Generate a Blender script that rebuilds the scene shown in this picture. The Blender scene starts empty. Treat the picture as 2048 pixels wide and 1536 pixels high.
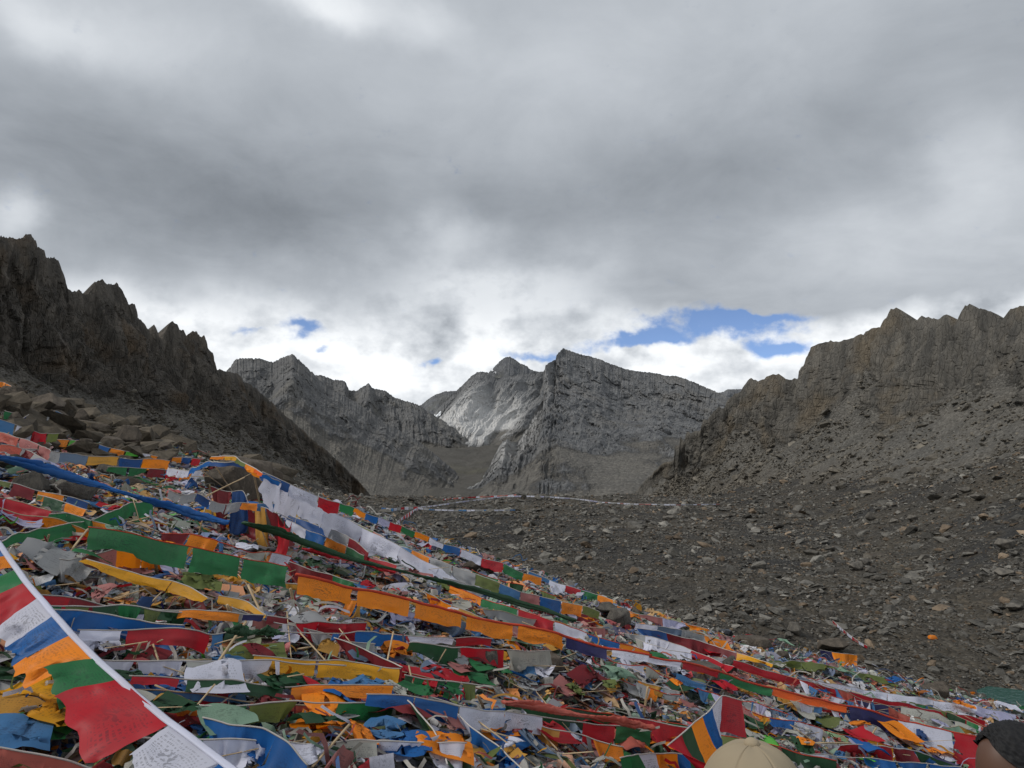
import bpy, bmesh, math, random
import numpy as np
from mathutils import Vector, Matrix, Euler

random.seed(7)
RNG = np.random.default_rng(11)
SC = bpy.context.scene
COL = SC.collection

# ---------------------------------------------------------------- camera
F = 1462.0                      # focal length in photo pixels (2048 wide)
PITCH = math.atan((930 - 768) / F)
cam_d = bpy.data.cameras.new('camera')
cam_d.sensor_width = 36.0
cam_d.lens = 36.0 * F / 2048.0
cam_d.clip_start = 0.05
cam_d.clip_end = 20000.0
cam = bpy.data.objects.new('camera', cam_d)
COL.objects.link(cam)
cam.location = (0, 0, 0)
cam.rotation_euler = (math.pi / 2 + PITCH, 0, 0)
SC.camera = cam

# ---------------------------------------------------------------- render look
SC.view_settings.view_transform = 'Standard'
SC.view_settings.look = 'None'
SC.view_settings.exposure = 0.34
SC.view_settings.gamma = 1.0
SC.view_settings.use_curve_mapping = False
SC.render.engine = 'CYCLES'
SC.cycles.use_denoising = True
SC.cycles.max_bounces = 4
SC.cycles.diffuse_bounces = 2
SC.cycles.transmission_bounces = 3
SC.cycles.use_adaptive_sampling = True
SC.cycles.adaptive_threshold = 0.01

SUN_AZ = -108.0      # degrees from the view direction, negative = left
SUN_EL = 46.0


def ray(px, py):
    """unit-y world direction through a photo pixel (camera at the origin, looking along +Y)"""
    px = np.asarray(px, float); py = np.asarray(py, float)
    cx = (px - 1024) / F; cy = (768 - py) / F
    c, s = math.cos(PITCH), math.sin(PITCH)
    y = c - s * cy
    z = s + c * cy
    return np.stack([cx / y, np.ones_like(cx), z / y], -1)


def at(px, py, d):
    return ray(px, py) * np.asarray(d, float)[..., None]


# ---------------------------------------------------------------- node helpers
class NT:
    def __init__(self, tree):
        self.t = tree; self.n = tree.nodes; self.l = tree.links

    def node(self, typ, **kw):
        nd = self.n.new(typ)
        for k, v in kw.items():
            setattr(nd, k, v)
        return nd

    def put(self, sock, v):
        if hasattr(v, 'is_output'):
            self.l.new(v, sock)
        elif v is not None:
            sock.default_value = v

    def math(self, op, a, b=None, c=None, clamp=False):
        nd = self.node('ShaderNodeMath', operation=op, use_clamp=clamp)
        for i, v in enumerate((a, b, c)):
            self.put(nd.inputs[i], v)
        return nd.outputs[0]

    def vmath(self, op, a, b=None):
        nd = self.node('ShaderNodeVectorMath', operation=op)
        self.put(nd.inputs[0], a)
        if b is not None:
            self.put(nd.inputs[1], b)
        return nd.outputs['Value'] if op in ('LENGTH', 'DOT_PRODUCT') else nd.outputs[0]

    def noise(self, vec, scale, detail=4, rough=.5, out='Fac', dist=0.0):
        nd = self.node('ShaderNodeTexNoise')
        self.put(nd.inputs['Vector'], vec)
        nd.inputs['Scale'].default_value = scale
        nd.inputs['Detail'].default_value = detail
        nd.inputs['Roughness'].default_value = rough
        nd.inputs['Distortion'].default_value = dist
        return nd.outputs[out]

    def voro(self, vec, scale, feature='F1', out='Distance', rnd=1.0):
        nd = self.node('ShaderNodeTexVoronoi', feature=feature)
        self.put(nd.inputs['Vector'], vec)
        nd.inputs['Scale'].default_value = scale
        nd.inputs['Randomness'].default_value = rnd
        return nd.outputs[out]

    def mapr(self, v, a, b, c=0.0, d=1.0, smooth=False):
        nd = self.node('ShaderNodeMapRange', interpolation_type='SMOOTHSTEP' if smooth else 'LINEAR')
        self.put(nd.inputs[0], v)
        for i, x in enumerate((a, b, c, d)):
            self.put(nd.inputs[1 + i], x)
        return nd.outputs[0]

    def mix(self, f, a, b, mode='MIX'):
        nd = self.node('ShaderNodeMix', data_type='RGBA', blend_type=mode)
        self.put(nd.inputs[0], f)
        for s, v in ((nd.inputs[6], a), (nd.inputs[7], b)):
            if isinstance(v, (tuple, list)):
                v = tuple(v) + (1.0,) if len(v) == 3 else v
            self.put(s, v)
        return nd.outputs[2]

    def combine(self, x, y, z):
        nd = self.node('ShaderNodeCombineXYZ')
        for i, v in enumerate((x, y, z)):
            self.put(nd.inputs[i], v)
        return nd.outputs[0]


# ---------------------------------------------------------------- world: cloudy sky with a few blue gaps
W = bpy.data.worlds.new('World'); SC.world = W; W.use_nodes = True
W.cycles.sampling_method = 'MANUAL'; W.cycles.sample_map_resolution = 512
w = NT(W.node_tree); w.n.clear()
tc = w.node('ShaderNodeTexCoord').outputs['Generated']
D = w.vmath('NORMALIZE', tc)
sx = w.node('ShaderNodeSeparateXYZ'); w.l.new(D, sx.inputs[0])
X, Y, Z = sx.outputs
AZ = w.math('MULTIPLY', w.math('ARCTAN2', X, Y), 57.2958)
EL = w.math('MULTIPLY', w.math('ARCSINE', Z), 57.2958)


def azel(px, py):
    r = ray(px, py)
    return math.degrees(math.atan2(r[0], r[1])), math.degrees(math.atan2(r[2], math.hypot(r[0], r[1])))


wob = w.noise(D, 7.0, 5, .55, 'Color')
wv = w.vmath('SUBTRACT', wob, (.5, .5, .5))
sw = w.node('ShaderNodeSeparateXYZ'); w.l.new(wv, sw.inputs[0])
AZw = w.math('MULTIPLY_ADD', sw.outputs[0], 9.0, AZ)
ELw = w.math('MULTIPLY_ADD', sw.outputs[1], 5.5, EL)


def blob(px, py, rx, ry, a=1.0, warp=True, k=1.0):
    a0, e0 = azel(px, py); a1, _ = azel(px + rx, py); _, e1 = azel(px, py - ry)
    dx = w.math('DIVIDE', w.math('SUBTRACT', AZw if warp else AZ, a0), abs(a1 - a0))
    dy = w.math('DIVIDE', w.math('SUBTRACT', ELw if warp else EL, e0), abs(e1 - e0))
    r2 = w.math('MULTIPLY_ADD', dx, dx, w.math('MULTIPLY', dy, dy))
    return w.math('MULTIPLY', w.math('POWER', 2.718, w.math('MULTIPLY', r2, -k)), a)


def total(items):
    s = items[0]
    for i in items[1:]:
        s = w.math('ADD', s, i)
    return s


zz = w.math('ADD', w.math('MAXIMUM', Z, 0.0), .22)
P = w.combine(w.math('DIVIDE', X, zz), w.math('DIVIDE', Y, zz), 0.0)
n_deck = w.noise(P, 1.15, 8, .56, 'Fac', .25)
n_deck2 = w.noise(P, 3.2, 8, .6, 'Fac', .35)
Dst = w.vmath('MULTIPLY', D, (1.0, 1.0, 1.5))
n_cum = w.noise(Dst, 8.0, 9, .52, 'Fac', .0)
n_cum2 = w.noise(Dst, 21.0, 9, .56)
deck = w.math('MULTIPLY_ADD', w.math('SUBTRACT', n_deck, .5), .30, .45)
deck = w.math('MULTIPLY_ADD', w.math('SUBTRACT', n_deck2, .5), .22, deck)
deck = w.math('ADD', deck, total([
    blob(480, 420, 430, 130, -.17), blob(1150, 400, 450, 110, -.08), blob(1500, 290, 420, 120, -.07),
    blob(180, 250, 260, 120, -.05), blob(640, -10, 130, 50, .34), blob(60, 20, 130, 60, .14), blob(850, 40, 90, 60, .16),
    blob(200, 60, 260, 80, .12), blob(900, 480, 80, 60, .22), blob(30, 450, 60, 50, .25),
    blob(1780, 480, 220, 60, .12), blob(1960, 330, 120, 150, .16), blob(1250, 130, 350, 120, .06)]))
deck = w.math('MAXIMUM', deck, .15)
cum = w.mapr(w.math('MULTIPLY_ADD', n_cum2, .62, n_cum), .56, .90, .40, .99)
low = w.math('ADD', w.mapr(ELw, 13.5, 8.5, 0, 1, True), total([
    blob(1000, 590, 260, 60, .5), blob(350, 600, 160, 50, .35), blob(1700, 570, 420, 50, -.75), blob(1250, 640, 120, 40, -.15)]))
low = w.math('MAXIMUM', w.math('MINIMUM', low, 1.0), 0.0)
bright = w.mix(low, deck, cum)
# shaded cloud bases drift over the low cumulus band too
tone = w.mix(w.mapr(bright, .2, .85), (.85, .94, 1.06), (.97, 1.0, 1.03))
ccol = w.mix(1.0, bright, tone, 'MULTIPLY')
hole = w.math('ADD', total([
    blob(1450, 652, 135, 30, 1.3), blob(1275, 690, 115, 13, 1.15), blob(1565, 694, 80, 17, 1.15), blob(600, 655, 55, 13, .95),
    blob(850, 722, 26, 11, .95), blob(1070, 705, 60, 9, .85), blob(1510, 632, 110, 8, .8), blob(480, 655, 40, 8, .6), blob(660, 690, 30, 8, .5)]),
    w.math('MULTIPLY', w.math('SUBTRACT', n_cum2, .5), 1.1))
hole = w.math('ADD', hole, w.math('MULTIPLY', w.math('SUBTRACT', w.noise(Dst, 60.0, 6, .6), .5), .9))
hole = w.mapr(hole, .18, .92, 0, .97, True)
sky = w.node('ShaderNodeTexSky', sky_type='NISHITA', sun_disc=False)
sky.sun_elevation = math.radians(SUN_EL)
sky.sun_rotation = math.radians(SUN_AZ)
sky.altitude = 5600.0
sky.air_density = .75
sky.dust_density = 0.0
sky.ozone_density = 1.6
bg1 = w.node('ShaderNodeBackground'); w.l.new(sky.outputs[0], bg1.inputs[0]); bg1.inputs[1].default_value = .14
bg2 = w.node('ShaderNodeBackground'); w.l.new(ccol, bg2.inputs[0]); bg2.inputs[1].default_value = .88
ms = w.node('ShaderNodeMixShader')
w.l.new(hole, ms.inputs[0]); w.l.new(bg2.outputs[0], ms.inputs[1]); w.l.new(bg1.outputs[0], ms.inputs[2])
wo = w.node('ShaderNodeOutputWorld'); w.l.new(ms.outputs[0], wo.inputs[0])

# ---------------------------------------------------------------- sun, veiled by cloud
sun_d = bpy.data.lights.new('sun', 'SUN')
sun_d.energy = 1.5
sun_d.angle = math.radians(10)
sun_d.color = (1.0, .96, .90)
sun = bpy.data.objects.new('sun', sun_d); COL.objects.link(sun)
_a, _e = math.radians(SUN_AZ), math.radians(SUN_EL)
SUNV = Vector((math.sin(_a) * math.cos(_e), math.cos(_a) * math.cos(_e), math.sin(_e)))
sun.rotation_euler = SUNV.to_track_quat('Z', 'Y').to_euler()

# ================================================================= noise in numpy
_G = RNG.normal(size=(256, 3)); _G /= np.linalg.norm(_G, axis=1)[:, None]
_PERM = RNG.permutation(256)
_PERM = np.concatenate([_PERM, _PERM, _PERM])


def _hash(i, j, k):
    return _PERM[_PERM[_PERM[i & 255] + (j & 255)] + (k & 255)]


def perlin(p):
    p = np.asarray(p, float)
    f = np.floor(p); i = f.astype(np.int64); f = p - f
    u = f * f * f * (f * (f * 6 - 15) + 10)
    out = 0
    for dx in (0, 1):
        wx = u[..., 0] if dx else 1 - u[..., 0]
        for dy in (0, 1):
            wy = u[..., 1] if dy else 1 - u[..., 1]
            for dz in (0, 1):
                wz = u[..., 2] if dz else 1 - u[..., 2]
                g = _G[_hash(i[..., 0] + dx, i[..., 1] + dy, i[..., 2] + dz)]
                d = g[..., 0] * (f[..., 0] - dx) + g[..., 1] * (f[..., 1] - dy) + g[..., 2] * (f[..., 2] - dz)
                out = out + wx * wy * wz * d
    return out * 1.5


def fbm(p, o=4, gain=.5, lac=2.03):
    p = np.asarray(p, float); a = 1.0; s = 0; t = 0
    for _ in range(o):
        s = s + a * perlin(p); t += a; a *= gain; p = p * lac + 17.3
    return s / t * 1.4


def ridged(p, o=4, gain=.5, lac=2.07):
    p = np.asarray(p, float); a = 1.0; s = 0; t = 0
    for _ in range(o):
        s = s + a * (1 - 2 * np.abs(perlin(p))); t += a; a *= gain; p = p * lac + 9.1
    return s / t


def cells(p):
    """Worley: distance to nearest, to second nearest, random value of the nearest cell"""
    p = np.asarray(p, float); f = np.floor(p).astype(np.int64)
    d1 = np.full(p.shape[:-1], 9.0); d2 = d1.copy(); val = np.zeros(p.shape[:-1])
    for dx in (-1, 0, 1):
        for dy in (-1, 0, 1):
            for dz in (-1, 0, 1):
                i, j, k = f[..., 0] + dx, f[..., 1] + dy, f[..., 2] + dz
                h = _hash(i, j, k)
                q = np.stack([i + .5 + _G[h, 0] * .5, j + .5 + _G[h, 1] * .5, k + .5 + _G[h, 2] * .5], -1)
                d = np.sqrt(((p - q) ** 2).sum(-1))
                near = d < d1
                d2 = np.where(near, d1, np.minimum(d2, d)); val = np.where(near, h / 255.0, val); d1 = np.where(near, d, d1)
    return d1, d2, val


def sstep(a, b, x):
    t = np.clip((x - a) / (b - a), 0, 1)
    return t * t * (3 - 2 * t)


def smax(a, b, k):
    h = np.clip(.5 + .5 * (a - b) / k, 0, 1)
    return b * (1 - h) + a * h + k * h * (1 - h)


def xyz(x, y, z=0.0):
    return np.stack(np.broadcast_arrays(np.asarray(x, float), y, z), -1)


# ================================================================= the lie of the land
def near_slope(x, y):
    """the tilted slope under the flags: falls to the right, rolls over at its far edge"""
    z = -1.75 - .31 * x
    ye = np.interp(x, [-40, -20, -12, -6, 0, 5, 11, 30], [26, 17, 15, 14.5, 12.5, 12.5, 15.5, 22])
    d = np.maximum(0, y - ye)
    z = z - .62 * (np.sqrt(d * d + 9) - 3)
    trail = sstep(3.4, 1.9, y) * sstep(-3, -.8, x)                   # worn trail where people walk, just below the frame
    z = z - .55 * trail
    z = z + .16 * fbm(xyz(x, y, 1) * .55, 3) + .05 * fbm(xyz(x, y, 4) * 2.1, 2)
    return z


def basin(x, y):
    fl = np.interp(y, [-50, 20, 30, 60, 100, 150, 200, 225, 300, 450, 700, 900, 1100, 1450, 1800, 2400, 4000],
                   [-14, -13.6, -13.2, -12, -10.6, -9.8, -9.2, -9.9, -22, -34, -35, -31, -14, 25, 58, 110, 200])
    xr = np.interp(y, [0, 38, 60, 90, 140, 220, 250, 300, 400, 900, 4000], [24, 28, 33, 43, 56, 60, 56, 62, 110, 900, 4000])
    xl = np.interp(y, [0, 30, 60, 120, 170, 240, 300, 350, 500, 900, 4000], [-15, -17, -24, -36, -44, -46, -56, -76, -160, -900, -4000])
    r = np.maximum(0, x - xr); l = np.maximum(0, xl - x)
    z = fl + .46 * (np.sqrt(r * r + 36) - 6) + .40 * (np.sqrt(l * l + 36) - 6)
    z = np.minimum(z, 30 + .05 * z)
    far = sstep(20, 60, y)
    z = z + far * (1.5 * fbm(xyz(x, y) * .035, 3) + .75 * ridged(xyz(x, y, 3) * .10, 4)) + .22 * fbm(xyz(x, y, 7) * .5, 3)
    # far valley: talus aprons rise on either side of the stream bed
    xc = -.085 * y
    side = np.maximum(0, np.sqrt((x - xc) ** 2 + 900) - 50)
    z = z + sstep(320, 650, y) * (.045 * side + 11 * fbm(xyz(x, y, 2) * .006, 4) + 6.0 * ridged(xyz(x, y, 8) * .018, 5))
    # the little lake's hollow at the lower right
    z = z - 2.2 * np.exp(-((x - 31) / 9) ** 2 - ((y - 35) / 9) ** 2)
    return z


def H(x, y):
    x = np.asarray(x, float); y = np.asarray(y, float)
    return smax(near_slope(x, y), basin(x, y), 1.2)


def mesh_grid(V, uv=None):
    """(R, C, 3) -> verts, quads"""
    R, C = V.shape[:2]
    idx = np.arange(R * C).reshape(R, C)
    q = np.stack([idx[:-1, :-1], idx[:-1, 1:], idx[1:, 1:], idx[1:, :-1]], -1).reshape(-1, 4)
    return V.reshape(-1, 3), q


def mesh_np(name, verts, quads, smooth=True):
    me = bpy.data.meshes.new(name)
    verts = np.ascontiguousarray(verts, np.float32); quads = np.ascontiguousarray(quads, np.int32)
    n, k = quads.shape
    me.vertices.add(len(verts)); me.vertices.foreach_set('co', verts.ravel())
    me.loops.add(n * k); me.loops.foreach_set('vertex_index', quads.ravel())
    me.polygons.add(n)
    me.polygons.foreach_set('loop_start', np.arange(0, n * k, k, dtype=np.int32))
    me.polygons.foreach_set('use_smooth', np.full(n, smooth, bool))
    me.update(calc_edges=True)
    return me


def add_attr(me, name, vals):
    a = me.attributes.new(name, 'FLOAT', 'POINT')
    a.data.foreach_set('value', np.ascontiguousarray(vals, np.float32).ravel())


def link(name, me, mat=None, parent=None, label=None, cat=None, group=None, kind=None):
    o = bpy.data.objects.new(name, me); COL.objects.link(o)
    if mat is not None and me is not None and not me.materials:
        me.materials.append(mat)
    if parent is not None:
        o.parent = parent
    tag(o, label, cat, group, kind)
    return o


def tag(o, label=None, cat=None, group=None, kind=None):
    for k, v in (('label', label), ('category', cat), ('group', group), ('kind', kind)):
        if v:
            o[k] = v
    return o


def new_mat(name):
    m = bpy.data.materials.new(name); m.use_nodes = True
    t = NT(m.node_tree); t.n.clear()
    out = t.node('ShaderNodeOutputMaterial')
    return m, t, out


def rock_mat(name, rock_a, rock_b, rust, scree_a, scree_b, scl=1.0, bump=1.0, pale=0.0, foot=None):
    """rock faces and loose scree; the vertex attribute 'rock' says where bare rock stands out of the scree"""
    m, t, out = new_mat(name)
    g = t.node('ShaderNodeNewGeometry')
    pos = t.vmath('MULTIPLY', g.outputs['Position'], (scl, scl, scl))
    tall = t.vmath('MULTIPLY', pos, (1.0, 1.0, .35))
    rk = t.node('ShaderNodeAttribute', attribute_name='rock').outputs['Fac']
    n1 = t.noise(pos, .06, 5, .6)
    n2 = t.noise(tall, .35, 6, .62)
    n3 = t.noise(pos, 1.9, 5, .65)
    c = t.mix(t.mapr(n2, .38, .64), rock_a, rock_b)
    c = t.mix(t.mapr(n1, .52, .66, 0, .75), c, rust)
    blk = t.voro(tall, .55, 'F1', 'Color')
    sb = t.node('ShaderNodeSeparateXYZ'); t.l.new(blk, sb.inputs[0])
    c = t.mix(t.mapr(sb.outputs[0], 0, 1, 0, .5), c, t.mix(.5, c, (.03, .03, .03), 'MULTIPLY'))
    if pale:  # sunlight painted into the rock colour where the mask is high
        st = t.node('ShaderNodeAttribute', attribute_name='pale').outputs['Fac']
        c = t.mix(t.math('MULTIPLY', st, t.mapr(n3, .3, .6, .75, 1)), c, (.72, .71, .69))
    crack = t.voro(tall, .9, 'DISTANCE_TO_EDGE')
    cells_s = t.voro(pos, 2.2, 'F1', 'Color')
    ss = t.node('ShaderNodeSeparateXYZ'); t.l.new(cells_s, ss.inputs[0])
    cs = t.mix(t.mapr(t.noise(pos, .12, 5, .6), .35, .65), scree_a, scree_b)
    cs = t.mix(t.mapr(ss.outputs[0], .55, 1.0, 0, .55), cs, t.mix(1.0, cs, (1.9, 1.9, 1.9), 'MULTIPLY'))
    cs = t.mix(t.mapr(ss.outputs[1], .6, 1.0, 0, .6), cs, t.mix(1.0, cs, (.45, .45, .45), 'MULTIPLY'))
    if foot:
        cs = t.mix(t.node('ShaderNodeAttribute', attribute_name='foot').outputs['Fac'], cs, t.mix(t.mapr(n3, .35, .65), foot[0], foot[1]))
    edge = t.mapr(t.math('ADD', rk, t.mapr(n3, .3, .7, -.25, .25)), .35, .6)
    col = t.mix(edge, cs, c)
    hb = t.math('ADD', t.math('MULTIPLY', t.noise(tall, 1.2, 8, .68), .9 / scl), t.math('MULTIPLY', t.math('MINIMUM', crack, .12), 2.2 / scl))
    hs = t.math('ADD', t.math('MULTIPLY', t.voro(pos, 2.2, 'F1'), -.35 / scl), t.math('MULTIPLY', t.noise(pos, 4.0, 5, .7), .35 / scl))
    mx = t.node('ShaderNodeMix', data_type='FLOAT')
    t.l.new(edge, mx.inputs[0]); t.l.new(hs, mx.inputs[2]); t.l.new(hb, mx.inputs[3])
    bp = t.node('ShaderNodeBump'); bp.inputs['Strength'].default_value = .9 * min(1, bump); bp.inputs['Distance'].default_value = bump
    t.l.new(mx.outputs[0], bp.inputs['Height'])
    b = t.node('ShaderNodeBsdfPrincipled'); b.inputs['Roughness'].default_value = .92
    b.inputs['Specular IOR Level'].default_value = .25
    t.l.new(col, b.inputs['Base Color']); t.l.new(bp.outputs[0], b.inputs['Normal'])
    t.l.new(b.outputs[0], out.inputs[0])
    return m


M_left = rock_mat('brown_ridge_rock', (.085, .077, .067), (.168, .148, .124), (.17, .122, .078), (.122, .113, .099), (.155, .140, .117), 1.0, 1.0, foot=((.105, .098, .086), (.135, .118, .096)))
M_right = rock_mat('grey_brown_ridge_rock', (.105, .100, .090), (.19, .175, .150), (.185, .150, .105), (.115, .110, .099), (.150, .140, .122), 1.0, 1.0, foot=((.085, .080, .070), (.122, .098, .072)))
M_mid = rock_mat('grey_mountain_rock', (.150, .150, .150), (.225, .222, .216), (.21, .198, .175), (.128, .121, .108), (.158, .146, .126), .22, 1.0)
M_gran = rock_mat('granite_mountain_rock', (.150, .153, .158), (.245, .246, .245), (.235, .225, .21), (.128, .121, .109), (.160, .149, .130), .16, 1.0, pale=1.0)
M_far = rock_mat('far_mountain_rock', (.15, .155, .165), (.20, .205, .21), (.20, .20, .18), (.17, .175, .165), (.19, .19, .17), .12, 1.0)

# ---- ground sheet -----------------------------------------------------------
mg, t, out = new_mat('moraine_ground')
g = t.node('ShaderNodeNewGeometry'); pos = g.outputs['Position']
n1 = t.noise(pos, .045, 5, .6); n2 = t.noise(pos, .5, 6, .65); n3 = t.noise(pos, 6, 5, .7)
c = t.mix(t.mapr(n1, .40, .60), (.046, .045, .043), (.080, .071, .057))
c = t.mix(t.mapr(n2, .48, .66, 0, .6), c, (.094, .077, .055))
vc = t.voro(pos, 3.2, 'F1', 'Color'); sv = t.node('ShaderNodeSeparateXYZ'); t.l.new(vc, sv.inputs[0])
c = t.mix(t.mapr(sv.outputs[0], .4, 1, 0, .6), c, t.mix(1.0, c, (2.0, 2.0, 2.0), 'MULTIPLY'))
c = t.mix(t.mapr(sv.outputs[1], .5, 1, 0, .7), c, t.mix(1.0, c, (.4, .4, .4), 'MULTIPLY'))
sp = t.node('ShaderNodeSeparateXYZ'); t.l.new(pos, sp.inputs[0])
fary = t.mapr(sp.outputs[1], 260, 420)
gn = t.noise(pos, .006, 7, .68); gn2 = t.noise(pos, .035, 7, .7)
valley = t.mix(t.mapr(gn, .52, .66), (.112, .106, .095), (.122, .116, .086))
valley = t.mix(t.mapr(gn2, .40, .62, 0, .7), valley, (.078, .073, .064))
valley = t.mix(t.mapr(t.noise(pos, .12, 5, .7), .55, .7, 0, .6), valley, (.165, .158, .145))
c = t.mix(fary, c, valley)
bp = t.node('ShaderNodeBump'); bp.inputs['Strength'].default_value = 1.0; bp.inputs['Distance'].default_value = .5
t.l.new(t.math('ADD', t.math('MULTIPLY', t.math('MULTIPLY', gn2, fary), 18.0), t.math('ADD', t.math('MULTIPLY', t.voro(pos, 3.2), -.5), t.math('MULTIPLY', n3, .3))), bp.inputs['Height'])
b = t.node('ShaderNodeBsdfPrincipled'); b.inputs['Roughness'].default_value = .95; b.inputs['Specular IOR Level'].default_value = .2
t.l.new(c, b.inputs['Base Color']); t.l.new(bp.outputs[0], b.inputs['Normal']); t.l.new(b.outputs[0], out.inputs[0])
M_ground = mg

ys = np.concatenate([np.linspace(-30, 1.5, 40), np.geomspace(2, 3900, 470)])
us = np.linspace(-1, 1, 400); us = np.sign(us) * np.abs(us) ** 1.25
wid = 45 + .95 * np.maximum(ys, 0)
GX = us[None, :] * wid[:, None]; GY = np.repeat(ys[:, None], len(us), 1)
GZ = H(GX, GY)
v, q = mesh_grid(np.stack([GX, GY, GZ], -1))
ground = link('ground', mesh_np('ground', v, q), M_ground, kind='structure')

# ---- ridges and mountains ---------------------------------------------------


def resample(pts, n, s=None):
    pts = np.asarray(pts, float)
    seg = np.hypot(np.diff(pts[:, 0]), np.diff(pts[:, 1]) if s is None else np.diff(pts[:, 1]))
    cum = np.concatenate([[0], np.cumsum(seg)]); cum /= cum[-1]
    tt = np.linspace(0, 1, n)
    return np.stack([np.interp(tt, cum, pts[:, k]) for k in range(pts.shape[1])], -1), tt


def along(pts, tt):
    pts = np.asarray(pts, float); k = np.linspace(0, 1, len(pts))
    return np.stack([np.interp(tt, k, pts[:, i]) for i in range(pts.shape[1])], -1)


def normals(V):
    du = np.gradient(V, axis=1); dv = np.gradient(V, axis=0)
    n = np.cross(du, dv); n /= np.linalg.norm(n, axis=-1, keepdims=True) + 1e-9
    return n


def mountain(name, crest_px, depth, base_px, mat, cols, rows, power=1.8, rib=(9., 6.), fine=(2.0, 3.0), block=(2., 3.), jag=.5,
             rock_from=.45, back=(14, .9, 60.), slant=0.0, seed=0, world_base=False, crest_hold=.8, bigrib=1.1, cliff=None, buttress=.9, blockjag=0.0, pale=None, label=None):
    c, tt = resample(crest_px, cols)
    dpt = np.interp(c[:, 0], [d[0] for d in depth], [d[1] for d in depth])
    crest = at(c[:, 0], c[:, 1], dpt)
    if world_base:
        base = along(base_px, tt)
    else:
        bp_ = along(base_px, tt); base = at(bp_[:, 0], bp_[:, 1], bp_[:, 2])
    so = np.array([seed * 31.7, seed * 17.1, seed * 7.7])
    # rough crest
    crest[:, 2] += jag * fbm(xyz(crest[:, 0], crest[:, 1], 0) * (.9 / max(jag, .1)) + so, 3)
    if blockjag:
        sb_ = np.concatenate([[0], np.cumsum(np.linalg.norm(np.diff(crest[:, :2], axis=0), axis=1))])
        for w_, a_ in ((4.5, 1.0), (1.9, .55)):
            _, _, cv0 = cells(xyz(sb_ / w_, seed * 1.3, .5))
            crest[:, 2] += blockjag * a_ * (cv0 - .5)
    z = np.linspace(0, 1, rows)[:, None]
    h = 1 - (1 - z) ** power
    zc = None
    if cliff:
        sc0 = np.concatenate([[0], np.cumsum(np.linalg.norm(np.diff(crest[:, :2], axis=0), axis=1))])
        zc = np.clip(cliff[0] + .13 * fbm(xyz(sc0 / 22., seed, 0.), 3) + .07 * fbm(xyz(sc0 / 6., seed, 3.), 2), .2, .9)[None]
        h = np.where(z < zc, cliff[1] * (z / zc) ** .92, cliff[1] + (1 - cliff[1]) * (np.maximum(z - zc, 0) / (1 - zc)) ** 1.1)
        k3 = np.array([.25, .5, .25])
        for _ in range(3):
            h[1:-1] = .25 * h[:-2] + .5 * h[1:-1] + .25 * h[2:]
    V = np.empty((rows, cols, 3))
    V[..., :2] = base[None, :, :2] * (1 - h[..., None]) + crest[None, :, :2] * h[..., None]
    V[..., 2] = base[None, :, 2] * (1 - z) + crest[None, :, 2] * z
    out2 = base[:, :2] - crest[:, :2]
    out2 /= np.linalg.norm(out2, axis=1, keepdims=True)
    k = np.ones(15) / 15
    out2 = np.stack([np.convolve(np.pad(out2[:, i], 7, 'edge'), k, 'valid') for i in (0, 1)], -1)
    # arc length along the foot, the coordinate across the ribs and gullies
    mid = .5 * base + .5 * crest
    sl = np.concatenate([[0], np.cumsum(np.linalg.norm(np.diff(mid[:, :2], axis=0), axis=1))])
    S = np.repeat(sl[None], rows, 0) + slant * V[..., 2]
    Pn = np.stack([S / rib[1], V[..., 2] / (rib[1] * 7.0), V[..., 2] * 0 + seed * 3.3], -1)
    ribs = ridged(Pn + .28 * np.stack([perlin(V / (rib[1] * 1.7) + so)] * 3, -1), 5, .55)
    ribs = ribs * .65 + .35 * ridged(Pn * np.array([.37, .5, 1.]) + 5.5, 2)
    fall = .25 * fbm(V / (rib[1] * 2.2) + so, 3)
    rock = sstep(rock_from - .22, rock_from + .22, z + .34 * ribs + fall)
    if cliff:
        rock = sstep(-.07, .06, z - zc + .30 * (ribs - .3) + .5 * fall)
    rock = np.broadcast_to(rock, (rows, cols))
    disp = rib[0] * (ribs - .35) * (.18 + .82 * rock) * (.35 + .65 * np.sin(np.clip(z * 1.1, 0, 1) * math.pi * .8) ** .5)
    big = ridged(Pn * np.array([.24, .35, 1.]) + 21.5 + .3 * np.stack([perlin(V / (rib[1] * 5) + so)] * 3, -1), 3)
    disp = disp + bigrib * rib[0] * (big - .4) * np.sin(np.clip(z * 1.05, 0, 1) * math.pi * .85)
    disp = disp + fine[0] * fbm(V * np.array([1, 1, .4]) / fine[1] + so, 5, .55) * (.12 + .88 * rock)
    if block[0]:
        q3 = np.stack([S / block[1], V[..., 2] / (block[1] * 4.2), (V[..., 0] * out2[None, :, 0] + V[..., 1] * out2[None, :, 1]) / (block[1] * 2)], -1)
        q3 = q3 + .35 * np.stack([perlin(V / (block[1] * 1.3) + so + i * 5) for i in range(3)], -1)
        d1, d2, cv = cells(q3)
        disp = disp + block[0] * (cv - .5 - .9 * np.clip(.16 - (d2 - d1), 0, 1)) * rock
        e1, e2, cv2 = cells(q3 * 2.7 + 3.3)
        disp = disp + .42 * block[0] * (cv2 - .5 - .9 * np.clip(.16 - (e2 - e1), 0, 1)) * rock
    # pinnacles of the skyline run down the face as buttresses
    kw = 31
    zs = crest[:, 2]
    sm = np.convolve(np.pad(zs, kw, 'edge'), np.ones(2 * kw + 1) / (2 * kw + 1), 'valid')
    det = np.clip(zs - sm, -rib[0], rib[0])
    det = np.convolve(np.pad(det, 2, 'edge'), np.ones(5) / 5, 'valid')
    disp = disp + buttress * det[None] * sstep(.35, .8, z) * (1 - .5 * sstep(.9, 1., z))
    if cliff:
        disp = (disp - np.percentile(disp[rows // 2:], 97)) * (1 - .6 * sstep(.62, 1., z))
        disp = np.maximum(disp, -1.6 * rib[0])
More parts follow.
